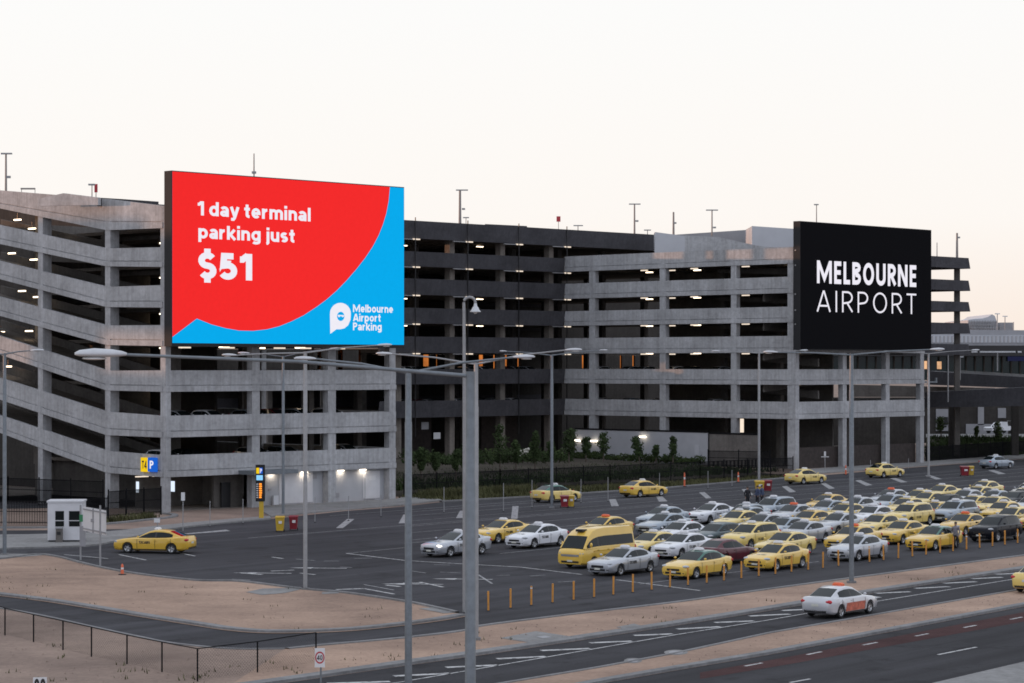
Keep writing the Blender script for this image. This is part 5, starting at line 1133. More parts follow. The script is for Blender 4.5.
def car_proto(kind, paint, roof=None, sign='sign_white', side='13CABS', livery=None, lit=False):
    key = (kind, paint, roof, sign, side, livery, lit)
    if key in PROTO: return PROTO[key], False
    S = SPEC[kind]; roof = roof or paint
    nm = {'saloon': 'taxi_saloon', 'sedan': 'taxi_sedan', 'wagon': 'taxi_wagon', 'hatch': 'parked_car', 'van': 'taxi_van'}[kind]
    if sign is None and kind in ('sedan', 'wagon', 'saloon'): nm = 'parked_car'
    t = empty(nm, (0, 0, 0))
    r = S['r']; ra = r*1.14
    xs = arch_st([b[0] for b in S['body']], S['wheels'], ra)
    mb = MB(); rings = []
    for x in xs:
        zt, zb, hw = interp(S['body'], x); zm = zb+(zt-zb)*.52
        za = zb
        for w in S['wheels']:
            if abs(x-w) < ra: za = max(za, r+math.sqrt(max(0, ra*ra-(x-w)**2)))
        cut = za > zb+.01
        z1 = za if cut else zb; z2 = za if cut else zb+.10; z3 = max(zm, za+.02) if cut else zm
        half = [(0, z1), (hw*(.62 if cut else .84), z1), (hw*(.985 if cut else .965), z2), (hw, z3), (hw*.985, z3+(zt-.10-z3)*.6), (hw*.955, zt-.075), (hw*.87, zt-.012), (hw*.45, zt+.012), (0, zt+.018)]
        rings.append([Vector((x, y, z)) for y, z in half]+[Vector((x, -y, z)) for y, z in half[-2:0:-1]])
    n = len(rings[0]); vs = [p for q in rings for p in q]
    fs = [(i*n+k, i*n+(k+1) % n, (i+1)*n+(k+1) % n, (i+1)*n+k) for i in range(len(rings)-1) for k in range(n)]
    fs += [tuple(range(n)), tuple(range((len(rings)-1)*n, len(rings)*n))[::-1]]
    mb.add(vs, fs, True)
    body = mb.build('body', paint, t, sharp=38)
    # cabin shell
    cab = []
    for x, zt, wt, wb in S['cab']: cab.append((x, zt, wt, wb))
    tab = [(c[0], c[1], c[2], c[3]) for c in cab]
    keys = sorted(set([c[0] for c in cab]+[S['ws'][0]-.0, S['glass'][0], S['glass'][1], S['bp']-.06, S['bp']+.06]+[x for x in S['rw'] if x > -2.9]))
    keys = [k for k in keys if cab[-1][0] <= k <= cab[0][0]]
    sec = []
    for x in keys:
        zt, wt, wb = interp(tab, x); b = (wb, S['belt']-.03); tp = (wt, max(S['belt']+.01, zt-.045)); s = S['s1']
        sec.append([(x, b[0], b[1]), (x, b[0]+(tp[0]-b[0])*.10, b[1]+(tp[1]-b[1])*.10), (x, b[0]+(tp[0]-b[0])*s, b[1]+(tp[1]-b[1])*s), (x, *tp), (x, wt*.90, zt-.012), (x, 0, zt+.004)])
    shell = MB(); rf = MB(); sg = {1: {}, -1: {}}; wsb = MB(); rwb = MB(); bpm = MB()
    for sd in (1, -1):
        for i in range(len(sec)-1):
            a, b = sec[i], sec[i+1]; xm = (keys[i]+keys[i+1])/2
            for k in range(5):
                q = [Vector((p[0], p[1]*sd, p[2])) for p in (a[k], b[k], b[k+1], a[k+1])]
                if sd < 0: q = q[::-1]
                q = q[::-1]
                tgt = shell
                if k == 1 and S['glass'][0] < xm < S['glass'][1] and abs(xm-S['bp']) > .06: tgt = sg[sd].setdefault('front' if xm > S['bp'] else 'rear', MB())
                elif k == 1 and S['glass'][0] < xm < S['glass'][1]: tgt = bpm
                elif k == 4 and S['ws'][0] < xm < S['ws'][1]: tgt = wsb
                elif k == 4 and S['rw'][0] < xm < S['rw'][1]: tgt = rwb
                elif k == 4 or k == 3: tgt = rf if not (S['ws'][0] < xm) else shell
                tgt.add(q, [(0, 1, 2, 3)], True)
        # end caps
    shell.build('pillars', roof, t, sharp=40)
    bpm.build('door_pillar', 'trim_black', t)
    rf.build('roof', roof, t, sharp=40)
    wsb.build('windscreen', 'glass', t, sharp=30)
    if rwb.v: rwb.build('rear_window', 'glass', t, sharp=30)
    else:
        MB().box((-2.655, 0, 1.62), (.03, 1.35, .6)).build('rear_window', 'glass', t)
    for sd in (1, -1):
        for k, m_ in sg[sd].items(): m_.build('side_window', 'glass', t, sharp=30)
    hwf = interp(S['body'], S['wheels'][0])[2]
    for wx in S['wheels']:
        for sd in (1, -1):
            y = sd*(hwf-.125); c = (wx, y, r)
            w = MB().lathe([(r*.62, -.09*sd), (r*.93, -.10*sd), (r, -.06*sd), (r, .06*sd), (r*.93, .10*sd), (r*.66, .095*sd), (r*.60, .05*sd)], c, 'y', 22).build('wheel', 'tyre', t)
            mb = MB(); mb.lathe([(r*.64, .085*sd), (r*.58, .055*sd), (r*.2, .06*sd), (.001, .075*sd)], c, 'y', 20)
            rim = mb.build('rim', 'rim', w)
            mb = MB()
            for k in range(5):
                an = 2*math.pi*k/5; d = Vector((math.cos(an), 0, math.sin(an))); p = Vector(c)+d*r*.43+Vector((0, .066*sd, 0)); e = Vector((-d.z, 0, d.x))*r*.10
                mb.add([p-d*r*.14-e*.6, p+d*r*.14-e*1.3, p+d*r*.14+e*1.3, p-d*r*.14+e*.6], [(0, 1, 2, 3)])
            mb.build('rim_gap', 'trim_black', w)
    for sd in (1, -1):
        lx, ly, lz = S['lamp']; mb = MB(); mb.ball((lx, sd*ly, lz), (.235 if kind != 'van' else .13, .19, .085 if kind != 'van' else .15), 12, 8); mb.build('headlight', 'headlamp_on' if lit and sd > 0 else 'headlight', t)
        lx, ly, lz = S['tail']; mb = MB(); mb.ball((lx, sd*ly, lz), (.13, .235, .11) if kind in ('sedan', 'saloon') else (.10, .14, .19), 12, 8); mb.build('taillight', 'taillight', t)
        zt, zb, hw = interp(S['body'], .75)
        mb = MB(); mb.ball((.72 if kind != 'van' else 1.98, sd*(hw+.07), zt+.08 if kind != 'van' else 1.35), (.06, .095, .06 if kind != 'van' else .14), 8, 6); mb.build('side_mirror', paint, t)
        nx0 = S['body'][0][0]; MB().ball((nx0-.10, sd*.63, S['body'][1][2]+.14), (.11, .11, .065), 10, 6).build('fog_lamp_recess', 'trim_black', t)
        hx = .05 if kind != 'van' else 1.3
        mb = MB()
        for q in (hx-.45 if kind != 'van' else 1.15, hx-1.35 if kind != 'van' else .2):
            mb.box((q, sd*(hw*.99+.008), zt-.16), (.16, .025, .03))
        mb.build('door_handles', paint if kind != 'van' else 'trim_black', t)
        if kind != 'van':
            for gx_ in (S['glass'][1]+.06, S['bp'], S['bp']-1.02):
                zt3, zb3, hw3 = interp(S['body'], gx_)
                MB().add([Vector((gx_+dx, sd*(hw3*k+.004), z)) for z, k in ((zb3+.12, .97), (zb3+(zt3-zb3)*.52, 1.0), (zt3-.10, .985)) for dx in (-.014, .014)], [(0, 1, 3, 2), (2, 3, 5, 4)]).build('door_gap', 'trim_black', t)
        # sill trim and door gaps
        mb = MB(); mb.box((0.02, sd*(hw*.972), S['body'][3][2]+.07), (S['wheels'][0]-S['wheels'][1]-2*ra-.06, .02, .05)); mb.build('sill', 'trim_black', t)
    gx, g0, g1 = S['grille']; wg = .40 if kind != 'van' else .62
    nx = S['body'][0][0]; mb = MB(); mb.box((nx-.02, 0, (g0+g1)/2), (.075, wg*2, g1-g0)); mb.build('grille', 'trim_black' if kind != 'van' else 'rim', t)
    mb = MB(); zl = S['body'][1][2]; mb.box((nx-.03, 0, zl+.135), (.085, 1.02 if kind != 'van' else 1.2, .11)); mb.build('lower_intake', 'trim_black', t)
    mb = MB(); mb.box((nx+.022, 0, zl+.19), (.02, .37, .10)); mb.build('number_plate', 'plate', t)
    mb = MB(); mb.box((S['body'][-1][0]-.008, 0, S['body'][-1][1]-.08 if kind in ('sedan', 'saloon') else .68), (.02, .37, .12)); mb.build('number_plate', 'plate', t)
    mb = MB(); mb.box((S['body'][-1][0]+.05, 0, S['body'][-1][2]-.02), (.1, 1.2, .12)); mb.build('rear_valance', 'trim_black', t)
    if sign and S['sign'] is not None:
        zt = interp(tab, S['sign'])[0]
        mb = MB(); hs = .15; mb.add([Vector((S['sign']+sx*a, sy*b, zt+h)) for h, a, b in ((.0, .13, .27), (hs*.55, .12, .27), (hs, .07, .19)) for sx, sy in ((-1, -1), (1, -1), (1, 1), (-1, 1))],
               [(3, 2, 1, 0), (8, 9, 10, 11)]+[(l*4+k, l*4+(k+1) % 4, l*4+4+(k+1) % 4, l*4+4+k) for l in (0, 1) for k in range(4)])
        mb.build('roof_sign', sign, t)
    if kind == 'van':
        MB().box((1.55, 0, 2.13), (.42, .5, .13)).build('roof_sign', 'trim_black', t)
        for sd in (1, -1): MB().box((-.2, sd*.9475, .98), (3.6, .012, .07)).build('side_stripe', 'paint_gold', t)
    if side:
        zt, zb, hw = interp(S['body'], .2); vs, fs = text_mesh(side, .24, .08)
        xa, xb = min(v.x for v in vs), max(v.x for v in vs); ch = 1.0
        for sd in (1, -1):
            L = .72; x0 = .32 if livery != 'rear' else -.5; mb = MB()
            mb.add([Vector((x0+sd*(.5-(v.x-xa)/(xb-xa))*L, sd*(hw*.998+.006+v.z), .60+v.y/ch*.17)) for v in vs], fs); mb.build('lettering', 'ink', t)
        mb = MB(); zt2 = interp(S['body'], 1.75)[0]
        mb.add([Vector((1.60+v.y/ch*.16, (v.x-(xa+xb)/2)/(xb-xa)*.6, interp(S['body'], 1.60+v.y/ch*.16)[0]+.032)) for v in vs], fs); mb.build('bonnet_lettering', 'ink', t)
    if livery == 'orange_doors':
        zt, zb, hw = interp(S['body'], .2)
        for sd in (1, -1): mb = MB(); mb.prism([(-.98, sd*hw*.985, .30), (.82, sd*hw*.985, .30), (.90, sd*hw*.999, .70), (-.90, sd*hw*.999, .70)], (0, sd*.014, 0)); mb.build('door_panel', 'door_orange', t)
    PROTO[key] = t
    KIDS[t.name] = list(t.children)
    for ch in t.children: KIDS[ch.name] = list(ch.children)
    return t, True
CARS = []
def place(px, yroof, kind, paint, label, head=-1, roof=None, sign='sign_white', side='13CABS', livery=None, lit=False, rot=0., group='taxis waiting in the taxi yard', scl=1.075, dxy=(0, 0)):
    """px, yroof: picture x of the middle and picture y of the roof; the car stands on the ground there"""
    hgt = {'saloon': 1.44, 'sedan': 1.455, 'wagon': 1.66, 'hatch': 1.47, 'van': 2.28}[kind]
    sc = scl
    yc = HY+(yroof-HY)/(1-hgt*sc/H); p = G(px, yc)+RD*dxy[0]+RN*dxy[1]
    pr, first = car_proto(kind, paint, roof, sign, side if sign else None, livery, lit)
    o = pr if first else dup(pr)
    d = RD*head; o.location = (p.x, p.y, .012); o.rotation_euler = (0, 0, math.atan2(d.y, d.x)+rot)
    if not group and 'group' in o: del o['group']
    o.scale = (sc,)*3
    tag(o, label, {'van': 'van'}.get(kind, 'car'), group)
    CARS.append((o, kind, px, yroof)); return o
Yl, PY, GD, WH, SI, BS = 'paint_yellow', 'paint_pale_yellow', 'paint_gold', 'paint_white', 'paint_silver', 'paint_bluesilver'
J = R(4)
# cars on the move or parked apart
place(155, 529.4, 'saloon', GD, 'golden yellow taxi driving left past the white booth', rot=R(0)-(math.atan2(-RD.y, -RD.x)-R(180+(-14))), side='13CABS', group=None)
place(840, 585.3, 'sedan', 'paint_light_silver', 'silver taxi with orange red door panels driving on the near road', head=1, sign='sign_orange', side=None, livery='orange_doors', group=None, scl=1.02)
place(1046, 562.5, 'sedan', PY, 'pale yellow taxi cut off by the right edge on the near road', head=1, group=None)
place(556, 484.6, 'sedan', PY, 'yellow taxi with green roof standing behind the mid yard lamp post', head=1, roof='paint_green', sign='sign_white', side=None, group='taxis driving along the far kerb', rot=R(-7.5))
place(643.5, 480.2, 'sedan', Yl, 'yellow taxi driving away along the grass verge in the middle', head=1, group='taxis driving along the far kerb', rot=R(-7.5))
place(805.5, 468.8, 'sedan', PY, 'yellow taxi before the timber screen at the right corner column', head=1, group='taxis driving along the far kerb', rot=R(-7.5))
place(885, 463.3, 'sedan', PY, 'yellow taxi before the last bay of the timber screen', head=1, group='taxis driving along the far kerb', rot=R(-7.5), side='13CABS')
place(996.5, 455.5, 'sedan', BS, 'blue silver car driving away at the far right of the yard', head=1, group='taxis driving along the far kerb', rot=R(-7.5), side=None, sign='sign_white')
place(456, 531.6, 'saloon', SI, 'silver taxi with a lit headlight partly behind the thick lamp post', lit=True, group=None, rot=R(-3))
place(501.5, 519.8, 'saloon', Yl, 'yellow taxi just right of the thick lamp post, leaving the yard', group=None)
place(537, 524.0, 'sedan', WH, 'white silver taxi between the leaving yellow taxi and the yellow van', group=None)
place(597, 526.5, 'van', Yl, 'tall yellow high roof van taxi at the left end of the rank', group=None)
place(606, 518.2, 'sedan', Yl, 'yellow taxi with red roof sign behind the yellow van', sign='sign_orange', dxy=(1.5, -1.2))
# front row
place(623, 547.6, 'saloon', SI, 'silver taxi in front of the yellow van, first of the front row')
place(697.5, 550.2, 'sedan', Yl, 'yellow taxi with green roof behind the bollards, second of the front row', roof='paint_green', side=None)
place(777, 543.2, 'sedan', Yl, 'yellow taxi with black door lettering, third of the front row')
place(858, 534.8, 'sedan', SI, 'silver taxi behind the sand median lamp post, fourth of the front row', side=None)
place(934, 526, 'saloon', GD, 'golden taxi with dark green roof left of the grey shirted person', roof='paint_green', side=None)
place(995.5, 515.3, 'wagon', 'paint_navy', 'black four wheel drive at the right end of the front row', sign=None)
# second row
R2 = [(652, 531.8, 'sedan', PY, 'yellow taxi squeezed in right behind the yellow van', {}), (683, 533, 'sedan', WH, 'white taxi behind the green roofed yellow taxi', {}),
      (726, 538.4, 'sedan', 'paint_maroon', 'dark maroon red car between white and yellow taxis', dict(head=1, sign=None)), (785, 531.8, 'saloon', PY, 'pale yellow taxi directly behind the third taxi of the front row', {}),
      (853, 525.8, 'sedan', Yl, 'yellow taxi with red roof sign behind the silver car at the lamp post', dict(sign='sign_orange', side=None)), (902, 520.6, 'saloon', Yl, 'yellow taxi with black door lettering left behind the golden green roofed taxi', {}),
      (964, 513.4, 'saloon', GD, 'golden taxi with red roof sign behind the black four wheel drive', dict(sign='sign_orange', side=None))]
# farther rows, back to front along the lanes
R3 = [(681, 521.4, 'sedan', WH, 'white taxi with a clear bonnet two places behind the yellow van'), (718, 522.6, 'hatch', 'paint_teal', 'dark teal small car between white taxi and big pale yellow wagon'),
      (751, 522.6, 'wagon', PY, 'large pale yellow taxi wagon behind the maroon car'), (803, 521.2, 'sedan', SI, 'silver taxi behind the pale yellow taxi of the second row'),
      (879, 514.2, 'sedan', PY, 'yellow taxi with plain doors right of the tall lamp post in the third row'), (838, 512.9, 'sedan', SI, 'silver taxi just left of the tall lamp post, level with the third row'),
      (909.5, 502.9, 'wagon', PY, 'big yellow taxi wagon left of the silver four wheel drive'), (961, 500.4, 'wagon', BS, 'silver four wheel drive taxi behind the golden red signed taxi'),
      (784.5, 517.2, 'sedan', BS, 'blue silver sedan wedged between pale wagon and silver taxi'), (1012, 507.2, 'sedan', PY, 'pale yellow taxi just behind the black four wheel drive'),
      (1042, 508.5, 'sedan', GD, 'yellow taxi cut by the right edge beside the black four wheel drive')]
R4 = [(664, 513.2, 'sedan', BS, 'front blue silver car of the leftmost pair behind the yellow van'), (711, 503.2, 'sedan', WH, 'white taxi at the back left with a white roof sign'), (663, 506.6, 'sedan', BS, 'rear blue silver car with roof sign at the left back corner'),
      (732, 510.2, 'sedan', PY, 'pale yellow taxi between the back left white taxi and the teal car'), (762, 514.0, 'sedan', SI, 'silver sedan behind the large pale yellow wagon'),
      (773, 496.8, 'wagon', BS, 'silver four wheel drive with white sign beside the person in dark clothes'), (757, 504.3, 'sedan', BS, 'blue silver sedan in front of the silver four wheel drive at the back'), (790, 504.4, 'sedan', SI, 'silver taxi with red roof sign at the back of the rank', ),
      (810, 510.2, 'sedan', Yl, 'yellow taxi with white roof sign in the middle rows left of the lamp post'), (827.5, 494.3, 'sedan', GD, 'golden taxi alone at the back left of the tall lamp post'),
      (831, 499.8, 'sedan', BS, 'blue silver taxi with round white sign behind the tall lamp post'), (845, 503.4, 'sedan', PY, 'pale yellow taxi right behind the tall lamp post'),
      (873, 505.6, 'sedan', WH, 'white taxi right of the tall lamp post with white sign'), (890, 489.2, 'sedan', SI, 'rearmost silver taxi with red sign in the right half'),
      (887, 494.6, 'sedan', BS, 'blue silver taxi right before the rearmost silver taxi'), (906, 497.9, 'sedan', PY, 'pale yellow taxi behind the big yellow wagon'),
      (941, 485, 'sedan', PY, 'pale yellow taxi at the back by the far right bins'), (934, 490.4, 'sedan', PY, 'second pale yellow taxi ahead of the back one by the bins'),
      (946, 494.4, 'sedan', 'paint_navy', 'dark navy car behind the silver four wheel drive'), (934, 501.8, 'sedan', Yl, 'yellow taxi between the big yellow wagon and the navy car'),
      (984, 481, 'sedan', PY, 'rearmost pale yellow taxi right of the far red bin'), (978, 486.4, 'sedan', PY, 'pale yellow taxi ahead of the rearmost one near the red bin'),
      (998, 490.6, 'sedan', BS, 'blue grey car at the back between two yellow taxis'), (1011, 491, 'sedan', 'paint_navy', 'dark navy car at the right back of the rank'),
      (1029, 482.8, 'sedan', SI, 'silver car cut by the right picture edge at the back'), (975.5, 495.9, 'sedan', PY, 'yellow taxi directly behind the silver four wheel drive taxi'),
      (1002, 496.9, 'sedan', PY, 'yellow taxi with white sign right behind the silver four wheel drive'), (1006, 501.7, 'sedan', Yl, 'yellow taxi two places behind the black four wheel drive'),
      (1036, 500.5, 'sedan', PY, 'pale yellow taxi cut by the right edge in the back rows')]
R4 += [(961, 489.6, 'sedan', SI, 'silver taxi in the tight back rows ahead of the far red bin'), (1021, 495.6, 'sedan', SI, 'silver taxi close to the right edge behind the black four wheel drive rows'), (917, 491.6, 'sedan', PY, 'yellow taxi tucked in left of the two pale ones by the bins'),
       (855, 497.2, 'sedan', SI, 'silver taxi in the back rows right of the tall lamp post'), (742, 506.4, 'sedan', BS, 'blue silver taxi squeezed between white and silver cars at the back left'), (1024, 488, 'sedan', PY, 'yellow taxi at the right edge of the rearmost rows')]
for x, y, k, p, l, kw in R2: place(x, y, k, p, l, **kw)
for n_, (x, y, k, p, l) in enumerate(R3): place(x, y, 'saloon' if k == 'sedan' and n_ % 2 else k, p, l, sign=None if k == 'hatch' else 'sign_white', side=None if p in (BS, SI) else '13CABS')
for n_, (x, y, k, p, l) in enumerate(R4): place(x, y, 'saloon' if k == 'sedan' and n_ % 3 == 1 else k, p, l, sign=None if 'navy' in p else 'sign_orange' if 'red' in l.split('sign')[0] and 'sign' in l else 'sign_white', side=None if p in (BS, SI, 'paint_navy') else '13CABS')
# keep cars from standing inside one another: push the far one back along its lane
def corners_of(i):
    o, k, *_ = CARS[i]; L, W = {'saloon': (5.35, 2.1), 'sedan': (5.25, 2.1), 'wagon': (5.3, 2.15), 'hatch': (4.6, 2.05), 'van': (5.8, 2.15)}[k]
    return o.location.xy.copy(), L, W
for it in range(60):
    moved = False
    for i in range(len(CARS)):
        for j in range(i):
            if j < 12 and i < 12: continue
            (a, La, Wa), (b, Lb, Wb) = corners_of(i), corners_of(j)
            d = a-b; u = d.dot(RD.xy); v = d.dot(RN.xy); pu = (La+Lb)/2-abs(u); pv = (Wa+Wb)/2-abs(v)
            if pu > 0 and pv > 0:
                moved = True
                big = 12 <= j and CARS[j][3] > CARS[i][3]
                if pv < pu*1.4: sh = RN.xy*(pv+.01)*(1 if v >= 0 else -1)
                else: sh = RD.xy*(pu+.01)*(1 if u >= 0 else -1)
                oi, oj = CARS[i][0], CARS[j][0]
                fi, fj = (1, 0) if j < 19 <= i else (0, 1) if i < 19 <= j else (.5, .5)
                oi.location.x += sh.x*fi; oi.location.y += sh.y*fi; oj.location.x -= sh.x*fj; oj.location.y -= sh.y*fj
    if not moved: break
print('cars', len(CARS), 'settled after', it)
# utility truck under the bridge
ut = empty('utility_truck', (0, 0, 0), 'white utility truck parked under the lower bridge at the far right', 'truck')
b = Pd(1000.5, 433.4, 362)
def utm(nm, parts, m):
    mb = MB()
    for c, s in parts: mb.box(c, s)
    return mb.build(nm, m, ut)
mb = MB(); mb.prism([(-2.5, -.9, .45), (2.55, -.9, .45), (2.55, -.9, .85), (2.3, -.9, 1.02), (1.2, -.9, 1.08), (-2.5, -.9, 1.08)], (0, 1.8, 0)); mb.build('body', 'paint_white', ut)
mb = MB(); mb.prism([(1.25, -.8, 1.082), (.55, -.72, 1.72), (-.55, -.72, 1.74), (-.75, -.8, 1.082)], (0, 1.6, 0)); mb.build('cab', 'paint_white', ut)
mb = MB(); mb.prism([(1.02, -.83, 1.15), (.5, -.745, 1.62), (-.45, -.745, 1.64), (-.6, -.83, 1.15)], (0, .04, 0)); mb.build('side_window', 'glass', ut)
mb = MB(); mb.box((-1.9, -.55, 1.45), (.06, .06, .8)); mb.box((-1.9, .55, 1.45), (.06, .06, .8)); mb.box((-1.9, 0, 1.85), (.06, 1.2, .06)); mb.build('ladder_rack', 'grey_pole', ut)
for x in (1.6, -1.5):
    for y in (-.85, .85): MB().tube([(x, y-.1, .37), (x, y+.1, .37)], .37, 16).build('wheel', 'tyre', ut)
for y in (-.65, .65): MB().ball((2.45, y, .82), (.14, .18, .1), 10, 6).build('headlight', 'headlight', ut)
ut.location = b; ut.rotation_euler = (0, 0, R(212))
pad_ = [(966, 436.5), (1110, 434), (1110, 441), (966, 442)]
MB().prism([Pd(926, 437.2, 350), Pd(1110, 437.2, 350), Pd(1110, 433.9, 373), Pd(926, 433.9, 373)], (0, 0, -.2)).build('forecourt', 'path_concrete')
bank = MB(); xs_ = (926, 960, 1000, 1040, 1075, 1110)
bank.add([G(x, 461.6-(x-926)*.0703) for x in xs_]+[Pd(x, 437.4, 350.2) for x in xs_], [(k, k+1, k+7, k+6) for k in range(5)]); struct('planting_bank', bank, 'mulch')
random.seed(14); tufts('ground_cover', [G(x, 461.6-(x-926)*.0703).lerp(Pd(x, 437.4, 350.2), random.random()) for x in [random.uniform(928, 1050) for _ in range(1100)]], .2, .7, .1, 'leaf', 'dark plants covering the bank below the far right forecourt')
bpy.data.objects['forecourt']['kind'] = 'structure'
# cars parked on the decks of the garage
for pl, x, lv, o, paint in ((DK, 423, 5, 3.2, WH), (DK, 486, 5, 3.2, SI), (DK, 447, 6, 3.4, SI), (DK, 420, 6, 3.4, BS), (DK, 497, 6, 3.2, 'paint_navy'), (DK, 436, 6, 3.2, 'paint_maroon'), (DK, 530, 6, 3.2, WH), (DK, 487, 5, 3.2, BS),
                            (RL, 610, 4, 3.6, SI), (RL, 640, 5, 3.6, 'paint_maroon'), (RL, 690, 5, 4.2, WH), (LF, 205, 5, 3.6, SI), (LF, 300, 5, 3.6, 'paint_maroon'), (LF, 355, 5, 3.6, WH), (LF, 310, 6, 3.6, BS), (LF, 215, 6, 3.6, 'paint_navy'), (DK, 410, 5, 3.2, SI), (DK, 440, 5, 3.2, 'paint_navy'), (DK, 500, 5, 3.3, WH), (DK, 532, 5, 3.2, SI), (DK, 470, 5, 3.2, SI), (DK, 430, 5, 3.2, WH), (DK, 545, 5, 3.2, SI), (DK, 525, 5, 3.2, 'paint_maroon'), (DK, 452, 5, 3.2, BS), (DK, 514, 6, 3.2, SI), (DK, 475, 6, 3.2, WH), (RL, 580, 4, 3.6, WH), (RL, 670, 4, 3.6, 'paint_navy'), (RL, 700, 4, 3.6, SI), (RL, 610, 5, 3.6, BS), (RL, 580, 5, 3.6, SI), (RL, 715, 5, 3.6, BS), (RL, 625, 4, 3.6, SI), (RL, 655, 4, 3.6, WH), (LF, 190, 6, 3.6, WH), (LF, 280, 6, 3.6, SI), (LF, 370, 6, 3.6, SI), (LF, 235, 5, 3.6, WH), (LF, 275, 5, 3.6, BS), (LF, 325, 5, 3.6, SI)):
    s, _ = pl.px(x, 380); zb = {'DK': levD, 'RL': levR, 'LF': lev}['DK' if pl is DK else 'RL' if pl is RL else 'LF'][lv][1]+.755
    pr, first = car_proto('hatch', paint, None, None, None); o_ = pr if first else dup(pr)
    q = pl.at(s, zb, -o); o_.location = q; o_.rotation_euler = (0, 0, math.atan2(pl.n.y, pl.n.x))
    tag(o_, 'car parked on a dim deck inside the car park, partly hidden by the parapet', 'car', 'cars parked inside the garage')
# ================================================================== PEOPLE
def person(base, face, label, top='cloth_dark', legs='cloth_dark', pose=0, scale=1.0, hands_up=False):
    t = empty('person', base, label, 'person', 'people in the taxi yard')
    V_ = [(0, 0, .95), (0, .01, 1.15), (0, 0, 1.38), (0, 0, 1.50), (0, .015, 1.60), (0, .02, 1.70)]
    rad = [.145, .135, .15, .06, .095, .085]
    E = [(i, i+1) for i in range(5)]
    def chain(start, pts, rs):
        p = start
        for q, r_ in zip(pts, rs): V_.append(q); rad.append(r_); E.append((p, len(V_)-1)); p = len(V_)-1
        return p
    for s in (1, -1):
        st = .10*s*pose
        chain(0, [(.09*s, 0, .90), (.10*s, .03+st, .50), (.10*s, st*1.4-.01, .09), (.105*s, st*1.4+.12, .04)], [.10, .065, .042, .035])
        el = (.27*s, -.03, 1.13); wr = (.25*s, .10, .90)
        w = chain(2, [(.19*s, 0, 1.42), el, wr, (.245*s, .125, .84)], [.062, .045, .032, .032])
        for k in range(4): chain(w, [(.245*s+.0*k, .095+.02*k, .78), (.235*s, .10+.02*k, .735+.006*abs(k-1.5))], [.009, .008])
        chain(w, [(.225*s, .165, .82), (.215*s, .175, .785)], [.010, .009])
    me = bpy.data.meshes.new('body'); me.from_pydata(V_, E, []); o = bpy.data.objects.new('body', me); COL.objects.link(o)
    sk = o.modifiers.new('Skin', 'SKIN'); sk.use_smooth_shade = True
    for i, v in enumerate(me.skin_vertices[0].data): v.radius = (rad[i], rad[i]*.82); v.use_root = (i == 0)
    sb = o.modifiers.new('Sub', 'SUBSURF'); sb.levels = 1; sb.render_levels = 1
    dg = bpy.context.evaluated_depsgraph_get(); m2 = bpy.data.meshes.new_from_object(o.evaluated_get(dg)); bpy.data.objects.remove(o)
    m2.materials.clear(); m2.materials.append(MATS['skin_tone'])
    b = bpy.data.objects.new('body', m2); COL.objects.link(b); b.parent = t
    # clothes follow the body: offset copies of its faces
    def shell(name, m, test, off):
        bm = bmesh.new(); bm.from_mesh(m2); bm.normal_update()
        kill = [f for f in bm.faces if not test(f.calc_center_median())]
        bmesh.ops.delete(bm, geom=kill, context='FACES')
        for v in bm.verts: v.co += v.normal*off
        q = bpy.data.meshes.new(name); bm.to_mesh(q); bm.free(); q.materials.append(MATS[m]); oo = bpy.data.objects.new(name, q); COL.objects.link(oo); oo.parent = t
    shell('jacket', top, lambda c: .86 < c.z < 1.49 and not (abs(c.x) > .2 and c.z < .92), .022)
    shell('trousers', legs, lambda c: .09 < c.z < .98 and abs(c.x) < .21, .016)
    shell('shoes', 'rubber', lambda c: c.z <= .11, .012)
    mb = MB(); mb.ball((0, -.005, 1.70), (.092, .105, .09), 12, 8); mb.build('hair', 'hair', t) if False else None
    h = MB(); h.ball((0, 0, 1.705), (.093, .108, .085), 12, 8); ho = bpy.data.objects.new('hair', bpy.data.meshes.new('hair')); ho.data.from_pydata([tuple(v) for v in h.v], [], h.f); ho.data.materials.append(MATS['hair']); COL.objects.link(ho); ho.parent = t
    f = MB(); f.ball((0, .115, 1.615), (.014, .02, .022), 8, 6)
    for s in (1, -1): f.ball((.095*s, .015, 1.625), (.012, .02, .03), 8, 6)
    fo = bpy.data.objects.new('nose_and_ears', bpy.data.meshes.new('nose_and_ears')); fo.data.from_pydata([tuple(v) for v in f.v], [], f.f); fo.data.materials.append(MATS['skin_tone']); COL.objects.link(fo); fo.parent = t
    t.rotation_euler = (0, 0, face); t.scale = (scale,)*3
    return t
person(G(747.5, 507.2), R(200), 'person in black clothes standing alone behind the back row', pose=.4, scale=1.03)
person(G(757.5, 505.4), R(120), 'person in dark clothes with white top left of the silver four wheel drive', top='cloth_blue', pose=.3)
person(G(761.8, 504.9), R(230), 'person in dark blue partly hidden behind the silver four wheel drive', top='cloth_blue', legs='cloth_dark', pose=.2)
person(G(948.8, 549.5)+RD*1.0, R(150), 'person in grey shirt between the golden taxi and the black four wheel drive', top='cloth_grey', pose=.6, scale=1.03)
# ================================================================== LIGHT, SKY, CAMERA
SUN_EL, SUN_AZ = R(1.6), R(-80)          # azimuth from +Y, negative = left
sd = Vector((math.sin(SUN_AZ)*math.cos(SUN_EL), math.cos(SUN_AZ)*math.cos(SUN_EL), math.sin(SUN_EL)))
sl = bpy.data.lights.new('sun', 'SUN'); sl.energy = 2.0; sl.angle = R(.5); sl.color = (1, .50, .26)
so = bpy.data.objects.new('sun', sl); COL.objects.link(so); so.rotation_euler = sd.to_track_quat('Z', 'Y').to_euler()
